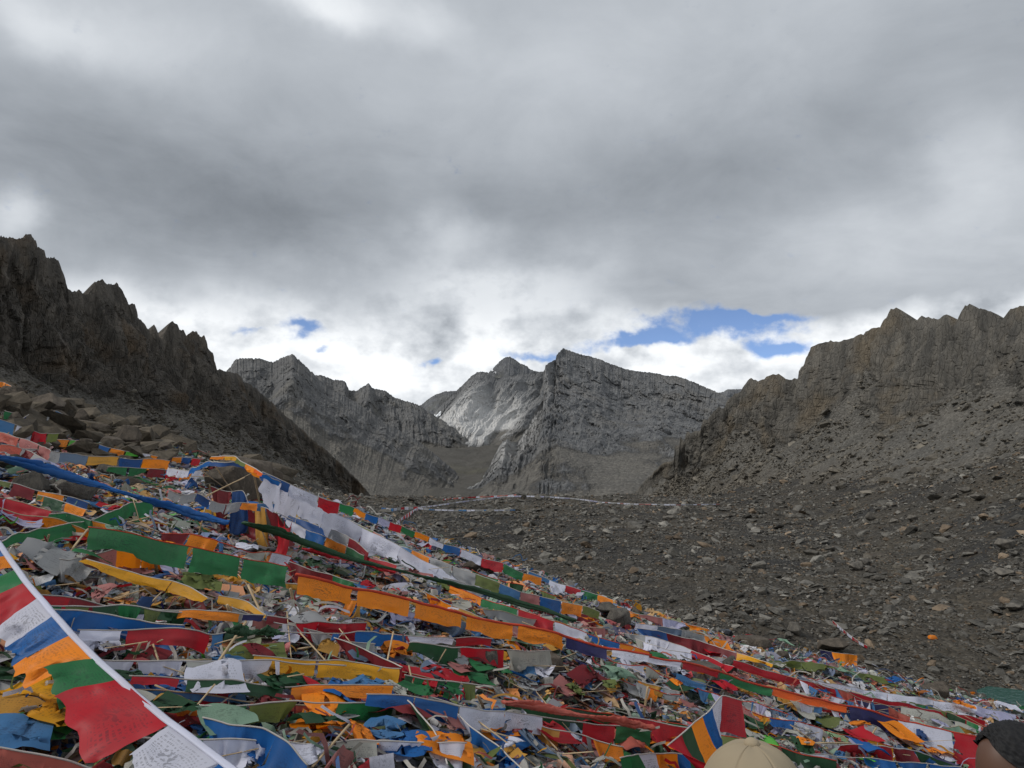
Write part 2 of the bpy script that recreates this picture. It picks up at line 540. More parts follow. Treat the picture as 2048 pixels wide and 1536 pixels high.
    foot = sstep(0, .06, z) * (1 - crest_hold * sstep(.86, .99, z))
    disp = disp * foot * (sstep(0, .05, tt) * sstep(1, .96, tt))[None]
    V[..., :2] += disp[..., None] * out2[None] * .92
    V[..., 2] += .22 * disp * (1 - z ** 3)
    # far side
    nb, thick, dropd = back
    bk = []
    for i in range(1, nb + 1):
        f = i / nb
        B = V[-1].copy()
        amp = dropd * (f ** 1.5)
        B[:, :2] -= out2 * (thick * 4 * f + amp * .9)[..., None] if np.ndim(amp) else out2 * (thick * 4 * f + amp * .9)
        B[:, 2] -= amp + thick * .8 * f * (1 + .6 * fbm(B / (thick * 3) + so, 3))
        bk.append(B)
    A = np.concatenate([V, np.array(bk)], 0)
    vv, qq = mesh_grid(A)
    me = mesh_np(name, vv, qq, smooth=False)
    add_attr(me, 'rock', np.concatenate([rock, np.ones((nb, cols))], 0))
    ft = 1 - sstep(.02, .30, z + .10 * fbm(V / (rib[1] * 2) + so + 4, 3))
    add_attr(me, 'foot', np.concatenate([np.broadcast_to(ft, (rows, cols)), np.zeros((nb, cols))], 0))
    if pale is not None:  # mask for the sun patch painted into the colour
        cpx = np.repeat(c[None, :, 0], rows, 0)
        pl = pale(cpx, z, ribs, V)
        add_attr(me, 'pale', np.concatenate([pl, np.zeros((nb, cols))], 0))
    o = link(name, me, mat, kind='structure', label=label)
    return o, V, c


def zl(pts, ox, oy, s):
    return [(ox + x / s, oy + y / s) for x, y in pts]


left_crest = [(-330, 380), (-200, 420), (-90, 455)] + zl([
    (0, 105), (30, 98), (95, 102), (150, 100), (155, 85), (190, 88), (215, 120), (225, 150), (265, 195), (275, 225), (320, 215), (345, 240),
    (365, 290), (380, 330), (388, 380), (405, 400), (425, 420), (455, 415), (470, 402), (490, 420), (520, 430), (545, 410), (555, 370), (575, 352),
    (605, 345), (625, 368), (680, 370), (692, 362), (705, 385), (720, 400), (745, 460), (750, 495), (790, 490), (795, 560), (815, 575), (850, 595),
    (880, 640), (890, 670), (900, 620), (910, 615), (930, 670), (945, 700), (960, 700), (975, 655), (990, 615), (1015, 593), (1045, 605), (1055, 635),
    (1085, 640), (1100, 680), (1115, 658), (1155, 655), (1185, 690), (1200, 675), (1210, 710), (1220, 745), (1250, 780), (1270, 830), (1275, 870),
    (1330, 880), (1390, 900), (1430, 945), (1500, 980), (1550, 1030), (1600, 1075), (1680, 1150), (1750, 1210), (1830, 1280), (1900, 1340),
    (2010, 1440), (2110, 1540), (2180, 1620)], 0, 440, 2.926)


def toe(pts):
    return [(x, y, float(H(x, y)) - 1.0) for x, y in pts]


mountain('left_ridge', left_crest, [(-330, 90), (0, 155), (60, 165), (210, 190), (350, 220), (430, 245), (500, 285), (600, 330), (750, 375)],
         toe([(-26, 55), (-30, 80), (-34, 105), (-37, 130), (-40, 150), (-42, 170), (-44, 190), (-45, 210), (-46, 228), (-48, 250), (-50, 280), (-56, 318), (-69, 362)]),
         M_left, 620, 230, power=1.75, rib=(13., 14.), fine=(2.0, 7.), block=(2.4, 3.2), jag=.5, rock_from=.52, back=(14, 1.6, 45.), slant=-.25, seed=1, world_base=True, cliff=(.57, .83), bigrib=.55, blockjag=.7)

right_crest = zl([
    (-110, 1130), (-40, 1060), (20, 1000), (60, 960), (130, 930), (135, 850), (160, 860), (165, 800), (185, 840), (200, 780), (225, 790), (240, 770), (270, 770),
    (290, 710), (310, 720), (330, 690), (380, 640), (400, 650), (430, 590), (490, 560), (530, 510), (545, 490), (560, 500), (570, 475), (580, 500),
    (610, 490), (640, 470), (670, 455), (710, 465), (720, 500), (740, 485), (770, 490), (790, 480), (805, 495), (830, 475), (845, 400), (850, 370),
    (870, 340), (880, 310), (940, 295), (1030, 285), (1080, 270), (1150, 240), (1230, 210), (1262, 205), (1270, 165), (1290, 165), (1310, 140),
    (1315, 110), (1345, 110), (1360, 135), (1375, 150), (1395, 195), (1420, 190), (1440, 165), (1480, 155), (1505, 165), (1530, 158), (1570, 180),
    (1600, 150), (1635, 135), (1700, 175), (1712, 110), (1740, 92), (1790, 90), (1830, 100), (1870, 115), (1890, 170), (1930, 175), (1940, 125),
    (1990, 115), (2048, 90), (2200, 40), (2500, -30), (2800, -60), (4000, -300), (7500, -1500)], 1300, 580, 2.738)
mountain('right_ridge', right_crest, [(1290, 290), (1480, 262), (1600, 236), (1760, 205), (1920, 175), (2048, 155), (2330, 110), (2760, 80), (4040, 40)],
         toe([(52, 268), (53, 262), (54, 256), (56, 250), (57, 242), (58, 230), (59, 215), (58, 195), (56, 170), (53, 145), (48, 118), (43, 98), (40, 84), (37, 70), (36, 58), (36, 45), (38, 30), (42, 10), (46, -12)]),
         M_right, 620, 230, power=1.7, rib=(10., 13.), fine=(1.8, 7.), block=(2.2, 3.2), jag=.5, rock_from=.60, back=(14, 1.8, 45.), slant=.25, seed=2, world_base=True, cliff=(.60, .84), bigrib=.5, blockjag=1.1)

# grey mountain on the left of the valley mouth
mountain('mountain_left', [(330, 800), (400, 760), (450, 745), (462, 733), (470, 719), (490, 717), (520, 718), (545, 725), (565, 715), (585, 708), (600, 722), (622, 742),
          (640, 762), (662, 778), (690, 792), (720, 810), (760, 838), (800, 862), (840, 884), (870, 908), (905, 938), (940, 966), (985, 1000)],
         [(330, 900), (585, 1000), (800, 1050), (985, 1100)],
         [(330, 1010, 460), (450, 1015, 470), (560, 1018, 500), (650, 1015, 540), (740, 1010, 600), (840, 1005, 700), (985, 1003, 1000)],
         M_mid, 430, 170, power=1.25, rib=(30., 34.), fine=(5., 30.), block=(5., 12.), jag=2.2, rock_from=.66, back=(8, 6., 200.), slant=-.35, seed=3)
mountain('mountain_behind_left', [(560, 790), (620, 752), (640, 750), (665, 759), (690, 762), (698, 780), (712, 782), (728, 772), (737, 767), (746, 777), (770, 782), (790, 795), (812, 802),
          (835, 809), (870, 832), (905, 852), (960, 880)], [(560, 1600), (960, 1800)],
         [(560, 930, 1250), (700, 920, 1350), (850, 898, 1520), (960, 900, 1600)],
         M_mid, 300, 110, power=1.3, rib=(44., 45.), fine=(8., 50.), block=(7., 20.), jag=3.2, rock_from=.4, back=(6, 8., 250.), slant=-.2, seed=4)
mountain('far_mountain', [(780, 840), (820, 820), (842, 810), (858, 797), (872, 789), (889, 783), (908, 782), (950, 778), (1000, 800)], [(780, 3000), (1000, 3100)],
         [(780, 900, 2600), (1000, 900, 2600)], M_far, 140, 60, power=1.2, rib=(40., 80.), fine=(12., 60.), block=(0, 1), jag=3, rock_from=.5, back=(5, 10., 300.), seed=5)
_, VCN, CCN = mountain('cone_mountain', [(930, 800), (960, 764), (976, 747), (1000, 722), (1008, 716), (1020, 713), (1030, 719), (1040, 727), (1054, 732), (1060, 739), (1075, 743), (1100, 748), (1140, 790)],
         [(930, 2700), (1140, 2700)], [(930, 850, 2350), (1020, 850, 2350), (1140, 850, 2350)], M_far, 200, 80, power=1.15,
         rib=(30., 70.), fine=(8., 50.), block=(6., 22.), jag=4, rock_from=.8, back=(5, 10., 300.), seed=6)
mountain('far_mesa', [(1390, 800), (1430, 786), (1446, 784), (1455, 779), (1480, 778), (1520, 781), (1560, 790)], [(1390, 3600), (1560, 3600)],
         [(1390, 860, 3200), (1560, 860, 3200)], M_far, 120, 50, power=1.1, rib=(40., 80.), fine=(10., 60.), block=(10, 30), jag=4, rock_from=.3, back=(5, 10., 300.), seed=7)


def pale_left(cpx, z, ribs, V):  # sun patch painted as lighter rock, strongest low down on the ribs
    m = sstep(835, 860, cpx) * sstep(1105, 1040, cpx) * sstep(.08, .2, z) * sstep(.92, .35, z)
    return m * sstep(.12, .46, ribs + .30 * (1 - z) - .08)


_, VB1, CB1 = mountain('slab_mountain', [(800, 900), (830, 872), (842, 855), (865, 830), (880, 812), (892, 800), (905, 788), (920, 775), (934, 761), (945, 751), (955, 745), (962, 744), (974, 745), (983, 752),
          (992, 757), (1002, 756), (1010, 750), (1022, 753), (1032, 751), (1044, 747), (1058, 747), (1070, 745), (1088, 743), (1094, 733), (1112, 730), (1150, 745), (1200, 780)],
         [(800, 2150), (1200, 2250)],
         [(800, 925, 1620), (860, 922, 1580), (900, 925, 1540), (960, 930, 1500), (1020, 935, 1480), (1200, 945, 1450)],
         M_gran, 380, 160, power=1.55, rib=(120., 92.), fine=(6., 40.), block=(5., 26.), jag=2.5, rock_from=.36, back=(6, 9., 300.), slant=-.38, seed=8, pale=pale_left)


def pale_main(cpx, z, ribs, V):  # weaker painted sunlight on the left ribs of the peak
    return 0 * V[..., 0] + .55 * sstep(1120, 1030, cpx) * sstep(.3, .6, z) * sstep(.2, .6, ribs)


mountain('main_peak', [(860, 1004), (900, 992), (940, 975), (965, 955), (980, 930), (992, 905), (999, 892), (1006, 883), (1015, 877), (1024, 884), (1034, 884), (1046, 868), (1058, 848), (1068, 828), (1078, 812), (1086, 800),
          (1088, 775), (1089, 745), (1091, 731), (1098, 726), (1111, 720), (1113, 711), (1120, 702), (1127, 696), (1136, 701), (1156, 708), (1175, 712), (1196, 717),
          (1214, 725), (1232, 731), (1250, 738), (1268, 741), (1290, 744), (1316, 747), (1330, 752), (1352, 752), (1370, 758), (1386, 764), (1400, 770), (1430, 783), (1470, 802), (1530, 835), (1620, 890)],
         [(860, 880), (930, 960), (1015, 1130), (1088, 1400), (1127, 1500), (1400, 1500), (1620, 1300)],
         [(850, 1012, 700), (900, 1012, 640), (950, 1014, 600), (1010, 1015, 570), (1040, 1015, 560), (1080, 1015, 550), (1120, 1015, 545), (1170, 1015, 540), (1230, 1015, 530),
          (1290, 1015, 520), (1350, 1015, 510), (1440, 1015, 500), (1560, 1015, 480)],
         M_gran, 520, 200, power=1.75, rib=(60., 60.), fine=(10., 42.), block=(9., 16.), jag=2.5, rock_from=.36, back=(6, 8., 280.), slant=.12, seed=9, pale=pale_main)

# snow lying against the foot of the slabs
ms_, t, out = new_mat('old_snow')
b = t.node('ShaderNodeBsdfPrincipled'); b.inputs['Base Color'].default_value = (.80, .82, .84, 1); b.inputs['Roughness'].default_value = .7
t.l.new(b.outputs[0], out.inputs[0])
M_snow = ms_


def snow(name, V, c, px0, px1, py0, py1, lift, label):
    keep = np.zeros(V.shape[:2], bool)
    r = V / V[..., 1:2]
    cpx = 1024 + F * r[..., 0] / (math.cos(PITCH) + math.sin(PITCH) * r[..., 2])
    cpy = 768 - F * (r[..., 2] * math.cos(PITCH) - math.sin(PITCH)) / (math.cos(PITCH) + math.sin(PITCH) * r[..., 2])
    u = (cpx - px0) / (px1 - px0); v_ = (cpy - py0) / (py1 - py0)
    n = fbm(V / 22., 3)
    keep = (u > -.02) & (u < 1.02) & (np.abs(v_ - u) < .17 + .3 * n)
    vv, qq = mesh_grid(V - normals(V) * 0 + np.array([0, -lift, lift * .4]))
    kk = keep.reshape(-1)
    qq = qq[kk[qq].all(1)]
    if not len(qq):
        return
    uq, inv = np.unique(qq, return_inverse=True)
    link(name, mesh_np(name, vv[uq], inv.reshape(qq.shape)), M_snow, kind='stuff', label=label)


snow('snow_patch', VCN, CCN, 974, 992, 738, 750, 14.0, 'small snow patch high on the cone shaped mountain')
snow('snow_patch', VB1, CB1, 882, 842, 828, 862, 10.0, 'bright snow streak at the lower left foot of the slab mountain')

# ---- the lake at the lower right ------------------------------------------------
ml, t, out = new_mat('lake_water')
b = t.node('ShaderNodeBsdfPrincipled'); b.inputs['Base Color'].default_value = (.012, .075, .062, 1); b.inputs['Roughness'].default_value = .08
bp = t.node('ShaderNodeBump'); bp.inputs['Strength'].default_value = .25; bp.inputs['Distance'].default_value = .1
t.l.new(t.noise(t.node('ShaderNodeNewGeometry').outputs['Position'], 2.5, 3, .6), bp.inputs['Height'])
t.l.new(bp.outputs[0], b.inputs['Normal']); t.l.new(b.outputs[0], out.inputs[0])
LAKE_Z = -13.1
aa = np.linspace(0, 2 * math.pi, 49)[:-1]
rr_ = 12 + 1.6 * np.sin(aa * 3 + 1) + .9 * np.sin(aa * 7)
lv = np.concatenate([[[32, 33, LAKE_Z]], np.stack([32 + rr_ * np.cos(aa), 33 + rr_ * 1.0 * np.sin(aa), aa * 0 + LAKE_Z], -1)])
lq = np.array([[0, 1 + i, 1 + (i + 1) % 48] for i in range(48)])
link('lake', mesh_np('lake', lv, lq), ml, kind='structure')

# ================================================================= rocks
def stone_mat(name, a, b_, lichen, per_instance=False):
    m, t, out = new_mat(name)
    pos = t.node('ShaderNodeTexCoord').outputs['Object']
    n1 = t.noise(pos, 2.2, 6, .65); n2 = t.noise(pos, 9, 5, .7)
    c = t.mix(t.mapr(n1, .40, .60), a, b_)
    c = t.mix(t.mapr(n2, .56, .70, 0, .6), c, lichen)
    if per_instance:
        v = t.node('ShaderNodeAttribute', attribute_name='col', attribute_type='INSTANCER').outputs['Color']
        c = t.mix(1.0, c, v, 'MULTIPLY')
    else:
        r = t.node('ShaderNodeObjectInfo').outputs['Random']
        k = t.mapr(r, 0, 1, .72, 1.3)
        c = t.mix(1.0, c, t.combine(k, k, k), 'MULTIPLY')
    bp = t.node('ShaderNodeBump'); bp.inputs['Strength'].default_value = .7; bp.inputs['Distance'].default_value = .16
    t.l.new(t.noise(pos, 5, 8, .75), bp.inputs['Height'])
    b = t.node('ShaderNodeBsdfPrincipled'); b.inputs['Roughness'].default_value = .9; b.inputs['Specular IOR Level'].default_value = .25
    t.l.new(c, b.inputs['Base Color']); t.l.new(bp.outputs[0], b.inputs['Normal']); t.l.new(b.outputs[0], out.inputs[0])
    return m


M_stone = stone_mat('boulder_stone', (.095, .088, .078), (.165, .150, .128), (.19, .17, .13))
M_brown = stone_mat('brown_boulder_stone', (.088, .074, .060), (.150, .124, .098), (.17, .145, .11))
M_scat = stone_mat('rubble_stone', (.105, .100, .090), (.170, .160, .140), (.18, .16, .125), True)


def rock_mesh(name, seed, n=16, flat=1.0, detail=False):
    r = np.random.default_rng(seed)
    p = r.normal(size=(n, 3)); p /= np.linalg.norm(p, axis=1)[:, None]
    p *= r.uniform(.78, 1.05, (n, 1))
    p[:, 2] *= flat * r.uniform(.7, 1.0); p[:, 1] *= r.uniform(.65, 1.0)
    bm = bmesh.new()
    for q in p:
        bm.verts.new(q)
    res = bmesh.ops.convex_hull(bm, input=bm.verts)
    bmesh.ops.delete(bm, geom=list({v for v in res['geom_interior'] if isinstance(v, bmesh.types.BMVert)}), context='VERTS')
    if detail:
        bmesh.ops.bevel(bm, geom=list(bm.edges), offset=.03, segments=1, affect='EDGES', profile=.5)
        bmesh.ops.triangulate(bm, faces=bm.faces)
        bmesh.ops.subdivide_edges(bm, edges=[e for e in bm.edges if e.calc_length() > .25], cuts=2, use_grid_fill=True)
        bmesh.ops.triangulate(bm, faces=bm.faces)
        for v in bm.verts:
            q = np.array(v.co)
            v.co += Vector(q * float(.05 * fbm(q * 2.6 + seed, 3) + .045 * ridged(q * 5 + seed, 3)))
    bmesh.ops.recalc_face_normals(bm, faces=bm.faces)
    me = bpy.data.meshes.new(name); bm.to_mesh(me); bm.free()
    return me


SCAT = bpy.data.collections.new('rubble_pieces')
for i in range(14):
    me = rock_mesh('stone_%02d' % i, 100 + i, 13 + i % 5, .45 if i % 2 else .8)
    me.materials.append(M_scat)
    SCAT.objects.link(bpy.data.objects.new('stone_%02d' % i, me))


def scatter(name, pts, rot, scl, idx, col, coll, label=None):
    me = bpy.data.meshes.new(name)
    n = len(pts)
    me.vertices.add(n); me.vertices.foreach_set('co', np.ascontiguousarray(pts, np.float32).ravel())
    for nm, ty, key, arr in (('rot', 'FLOAT_VECTOR', 'vector', rot), ('scl', 'FLOAT_VECTOR', 'vector', scl), ('col', 'FLOAT_COLOR', 'color', np.concatenate([col, np.ones((n, 1))], 1))):
        a = me.attributes.new(nm, ty, 'POINT'); a.data.foreach_set(key, np.ascontiguousarray(arr, np.float32).ravel())
    a = me.attributes.new('pick', 'INT', 'POINT'); a.data.foreach_set('value', np.ascontiguousarray(idx, np.int32))
    o = link(name, me, None, kind='stuff', label=label)
    ng = bpy.data.node_groups.new(name + '_nodes', 'GeometryNodeTree')
    ng.interface.new_socket('Geometry', in_out='INPUT', socket_type='NodeSocketGeometry')
    ng.interface.new_socket('Geometry', in_out='OUTPUT', socket_type='NodeSocketGeometry')
    N, L = ng.nodes, ng.links
    gi, go = N.new('NodeGroupInput'), N.new('NodeGroupOutput')
    ci = N.new('GeometryNodeCollectionInfo'); ci.inputs['Collection'].default_value = coll
    ci.inputs['Separate Children'].default_value = True; ci.inputs['Reset Children'].default_value = True
    ip = N.new('GeometryNodeInstanceOnPoints'); ip.inputs['Pick Instance'].default_value = True

    def named(nm, ty):
        x = N.new('GeometryNodeInputNamedAttribute'); x.data_type = ty; x.inputs['Name'].default_value = nm
        return x.outputs['Attribute']
    L.new(gi.outputs[0], ip.inputs['Points']); L.new(ci.outputs[0], ip.inputs['Instance'])
    L.new(named('pick', 'INT'), ip.inputs['Instance Index'])
    er = N.new('FunctionNodeEulerToRotation'); L.new(named('rot', 'FLOAT_VECTOR'), er.inputs[0]); L.new(er.outputs[0], ip.inputs['Rotation'])
    L.new(named('scl', 'FLOAT_VECTOR'), ip.inputs['Scale'])
    L.new(ip.outputs[0], go.inputs[0])
    md = o.modifiers.new('scatter', 'NODES'); md.node_group = ng
    return o


# ---- fast lookup of the near ground ----------------------------------------------
NX, NY = np.arange(-24, 26.01, .08), np.arange(.5, 30.01, .08)
HG = H(*np.meshgrid(NX, NY))
LUMP = .055 + .085 * fbm(xyz(*np.meshgrid(NX, NY), 9.) * 1.9, 3) + .05 * fbm(xyz(*np.meshgrid(NX, NY), 5.) * 5.1, 2)
LUMP = np.maximum(LUMP, 0.0)


def bil(G, x, y):
    fx = np.clip((x - NX[0]) / .08, 0, len(NX) - 1.001); fy = np.clip((y - NY[0]) / .08, 0, len(NY) - 1.001)
    i = fx.astype(int); j = fy.astype(int); fx = fx - i; fy = fy - j
    return (G[j, i] * (1 - fx) + G[j, i + 1] * fx) * (1 - fy) + (G[j + 1, i] * (1 - fx) + G[j + 1, i + 1] * fx) * fy


FX_, FY_ = np.arange(-90, 150.01, .6), np.arange(14, 340.01, .6)
HF = H(*np.meshgrid(FX_, FY_))


def Hq(x, y):
    x = np.asarray(x, float); y = np.asarray(y, float)
    fx = np.clip((x - FX_[0]) / .6, 0, len(FX_) - 1.001); fy = np.clip((y - FY_[0]) / .6, 0, len(FY_) - 1.001)
    i = fx.astype(int); j = fy.astype(int); fx = fx - i; fy = fy - j
    far = (HF[j, i] * (1 - fx) + HF[j, i + 1] * fx) * (1 - fy) + (HF[j + 1, i] * (1 - fx) + HF[j + 1, i + 1] * fx) * fy
    return np.where((y < 29.5) & (x > -24) & (x < 26), bil(HG, x, y), far)


def ground_hit(px, py, lift=0.0, dmin=2.0, dmax=400., fn=None):
    """first point along the pixel's ray that meets the ground raised by lift"""
    fn = fn or Hq
    r = ray(px, py)
    ds = np.geomspace(dmin, dmax, 420)
    P_ = r[None] * ds[:, None]
    under = P_[:, 2] <= fn(P_[:, 0], P_[:, 1]) + lift
    if not under.any():
        return None
    i = int(np.argmax(under))
    if i == 0:
        return P_[0]
    lo, hi = ds[i - 1], ds[i]
    for _ in range(18):
        m_ = .5 * (lo + hi); q = r * m_
        if q[2] <= float(fn(q[0], q[1])) + lift:
            hi = m_
        else:
            lo = m_
    return r * hi


def litter_top(x, y):
    return bil(HG, x, y) + bil(LUMP, x, y)


# rubble over the moraine, the talus on both sides and the boulder slope at the upper left
def rand_px(n, x0, x1, y0, y1):
    return RNG.uniform(x0, x1, n), RNG.uniform(y0, y1, n)


def hits(px, py, fn, dmin, dmax, n=260):
    r = ray(px, py); ds = np.geomspace(dmin, dmax, n)
    best = np.full(len(px), np.nan); prev = np.full(len(px), dmin)
    for d in ds:
        P_ = r * d
        u = (P_[:, 2] <= fn(P_[:, 0], P_[:, 1])) & np.isnan(best)
        best[u] = .5 * (d + prev[u]); prev[:] = d
    ok = ~np.isnan(best)
    return r[ok] * best[ok][:, None]


# basin: even over the ground, denser close by
n = 250000
yy = 14 * np.exp(RNG.uniform(0, math.log(260 / 14.), n))
xx = RNG.uniform(-.55, 1.0, n) * (yy * .78 + 6)
zz_ = H(xx, yy)
d_edge = near_slope(xx, yy) - basin(xx, yy)
keep = (d_edge < 1.5)
clump = fbm(xyz(xx, yy) * .16, 3) + .5 * fbm(xyz(xx, yy, 5) * .7, 2)
keep &= RNG.uniform(0, 1, n) < np.clip(.7 + .9 * clump, .2, 1)
xx, yy, zz_ = xx[keep], yy[keep], zz_[keep]
n = len(xx)
clump = clump[keep]
size = .035 + .0010 * yy + .085 * RNG.pareto(2.5, n) * (.35 + .006 * yy)
size = np.minimum(size * (1 + .6 * np.clip(clump, -.4, 1)), .25 + .009 * yy)
size = np.minimum(size, 1.3)
scl = size[:, None] * RNG.uniform(.7, 1.3, (n, 3)); scl[:, 2] *= .7
tone = (RNG.uniform(.5, 1.4, (n, 1)) + .8 * (RNG.uniform(size=(n, 1)) < .09 + .12 * np.clip(clump, 0, 1)[:, None])) * np.where(RNG.uniform(size=(n, 1)) < .14, np.array([[1.18, .95, .76]]), np.array([[1., 1., 1.]]))
scatter('rubble', np.stack([xx, yy, zz_ + .12 * size], -1), RNG.uniform(-.5, .5, (n, 3)) + np.stack([np.zeros(n), np.zeros(n), RNG.uniform(0, 6.3, n)], -1),
        scl, RNG.integers(0, 14, n), tone, SCAT, 'loose grey and brown rubble covering the moraine')


def tri_points(obj, n, rmask):
    """points spread over the lower part of a ridge"""
    me = obj.data
    co = np.empty(len(me.vertices) * 3, np.float32); me.vertices.foreach_get('co', co); co = co.reshape(-1, 3)
    rk = np.empty(len(me.vertices), np.float32); me.attributes['rock'].data.foreach_get('value', rk)
    w_ = rmask(co, rk); w_ = w_ / w_.sum()
    i = RNG.choice(len(co), n, p=w_)
    return co[i] + RNG.normal(0, .35, (n, 3)) * [1, 1, .1], rk[i]


for ob, nm, lab, n, tint in ((bpy.data.objects['right_ridge'], 'right_scree', 'grey scree blocks strewn over the right hand slope', 26000, (1.05, 1.0, .93)),
                             (bpy.data.objects['left_ridge'], 'left_scree', 'dark scree blocks strewn over the left hand slope', 15000, (.85, .80, .72))):
    p, rk = tri_points(ob, n, lambda c, r: (1.02 - r) ** 2 * np.clip(1.3 * fbm(c * .12, 3) + .55, .02, 2) * (np.hypot(c[:, 0], c[:, 1]) > 20) * (c[:, 1] > 20))
    dist = np.linalg.norm(p, axis=1)
    size = np.minimum(.10 + .0011 * dist + .16 * RNG.pareto(2.4, n), 2.0)
    scl = size[:, None] * RNG.uniform(.7, 1.3, (n, 3)); scl[:, 2] *= .75
    scatter(nm, p + [0, 0, .05], RNG.uniform(-.6, .6, (n, 3)) + np.stack([np.zeros(n)] * 2 + [RNG.uniform(0, 6.3, n)], -1), scl, RNG.integers(0, 14, n),
            RNG.uniform(.6, 1.4, (n, 1)) * np.array([tint]), SCAT, lab)

# ================================================================= cloth
PAL = {
    'blue': (.012, .130, .420), 'deep_blue': (.016, .075, .250), 'navy': (.022, .022, .110), 'sky_blue': (.060, .200, .430),
    'white': (.74, .755, .88), 'cream': (.50, .50, .44), 'grey_white': (.40, .41, .42), 'lavender': (.48, .48, .68),
    'red': (.50, .010, .022), 'dark_red': (.24, .020, .028), 'pink': (.42, .16, .15), 'coral': (.60, .14, .10),
    'green': (.024, .185, .062), 'dark_green': (.022, .085, .035), 'olive': (.16, .20, .055), 'pale_green': (.26, .42, .30), 'lime': (.14, .60, .07),
    'orange': (.98, .285, .010), 'yellow': (.80, .38, .012), 'gold': (.58, .30, .05), 'red_orange': (.85, .13, .015), 'grey_blue': (.13, .19, .28),
}


def cloth_mat(name, rgb, instanced=False):
    m, t, out = new_mat(name)
    uv = t.node('ShaderNodeUVMap').outputs[0]
    pos = t.node('ShaderNodeNewGeometry').outputs['Position']
    if instanced:
        base = t.node('ShaderNodeAttribute', attribute_name='col', attribute_type='INSTANCER').outputs['Color']
        rnd = t.node('ShaderNodeObjectInfo').outputs['Random']
    else:
        rnd = t.node('ShaderNodeObjectInfo').outputs['Random']
        k = t.mapr(rnd, 0, 1, .84, 1.12)
        base = t.mix(1.0, tuple(rgb), t.combine(k, k, k), 'MULTIPLY')
    # sun fading and dirt in soft blotches
    fade = t.mapr(t.noise(pos, 3.0, 5, .6), .45, .75, 0, .30)
    base = t.mix(fade, base, t.mix(.55, base, (.22, .20, .18)))
    # block printed prayers: rows of small marks inside a margin
    s = t.node('ShaderNodeSeparateXYZ'); t.l.new(uv, s.inputs[0])
    shift = t.math('MULTIPLY', rnd, 37.0)
    row = t.math('MULTIPLY', s.outputs[1], 17.0)
    fr = t.math('FRACT', row)
    line = t.math('MULTIPLY', t.math('GREATER_THAN', fr, .34), t.math('LESS_THAN', fr, .86))
    mark = t.noise(t.combine(t.math('MULTIPLY', s.outputs[0], 46.0), t.math('FLOOR', row), shift), 1.0, 2, .6)
    inx = t.math('MULTIPLY', t.math('GREATER_THAN', s.outputs[0], .09), t.math('LESS_THAN', s.outputs[0], .91))
    iny = t.math('MULTIPLY', t.math('GREATER_THAN', s.outputs[1], .10), t.math('LESS_THAN', s.outputs[1], .88))
    pic = t.math('LESS_THAN', t.math('MAXIMUM', t.math('ABSOLUTE', t.math('SUBTRACT', s.outputs[0], .5)), t.math('ABSOLUTE', t.math('SUBTRACT', s.outputs[1], .5))), .17)
    pmark = t.mapr(t.noise(t.combine(t.math('MULTIPLY', s.outputs[0], 14.0), t.math('MULTIPLY', s.outputs[1], 14.0), shift), 1.0, 3, .6), .50, .54)
    ink = t.math('MULTIPLY', t.math('MULTIPLY', line, t.mapr(mark, .49, .55)), t.math('MULTIPLY', inx, iny))
    mf = t.node('ShaderNodeMix', data_type='FLOAT'); t.l.new(pic, mf.inputs[0]); t.l.new(ink, mf.inputs[2]); t.l.new(pmark, mf.inputs[3])
    worn = t.math('MULTIPLY', mf.outputs[0], t.mapr(t.noise(pos, 1.7, 4, .6), .40, .62, .0, .60))
    col = t.mix(worn, base, t.mix(.78, base, (.018, .018, .030)))
    wv_ = t.noise(t.vmath('MULTIPLY', uv, (160., 160., 1.)), 1.0, 2, .5)
    bp = t.node('ShaderNodeBump'); bp.inputs['Strength'].default_value = .12; bp.inputs['Distance'].default_value = .01
    t.l.new(wv_, bp.inputs['Height'])
    d_ = t.node('ShaderNodeBsdfDiffuse'); tr = t.node('ShaderNodeBsdfTranslucent')
    t.l.new(col, d_.inputs[0]); t.l.new(col, tr.inputs[0]); t.l.new(bp.outputs[0], d_.inputs['Normal'])
    gl = t.node('ShaderNodeBsdfGlossy'); gl.inputs['Roughness'].default_value = .55
    mx = t.node('ShaderNodeMixShader'); mx.inputs[0].default_value = .36
    t.l.new(d_.outputs[0], mx.inputs[1]); t.l.new(tr.outputs[0], mx.inputs[2])
    m2 = t.node('ShaderNodeMixShader'); m2.inputs[0].default_value = .03
    t.l.new(mx.outputs[0], m2.inputs[1]); t.l.new(gl.outputs[0], m2.inputs[2]); t.l.new(m2.outputs[0], out.inputs[0])
    return m


MC = {k: cloth_mat(k + '_cloth', v) for k, v in PAL.items()}
M_litter = cloth_mat('litter_cloth', (1, 1, 1), True)


def plain_mat(name, rgb, rough=.8, vary=.2, grain=None):
    m, t, out = new_mat(name)
    tcx = t.node('ShaderNodeTexCoord').outputs['Object']
    v_ = tcx if grain is None else t.vmath('MULTIPLY', tcx, grain)
    n_ = t.noise(v_, 7.0, 5, .6)
    k = t.mapr(n_, .3, .7, 1 - vary, 1 + vary)
    r = t.mapr(t.node('ShaderNodeObjectInfo').outputs['Random'], 0, 1, .8, 1.12)
    k = t.math('MULTIPLY', k, r)
    b = t.node('ShaderNodeBsdfPrincipled'); b.inputs['Roughness'].default_value = rough
    t.l.new(t.mix(1.0, tuple(rgb), t.combine(k, k, k), 'MULTIPLY'), b.inputs['Base Color'])
    t.l.new(b.outputs[0], out.inputs[0])
    return m


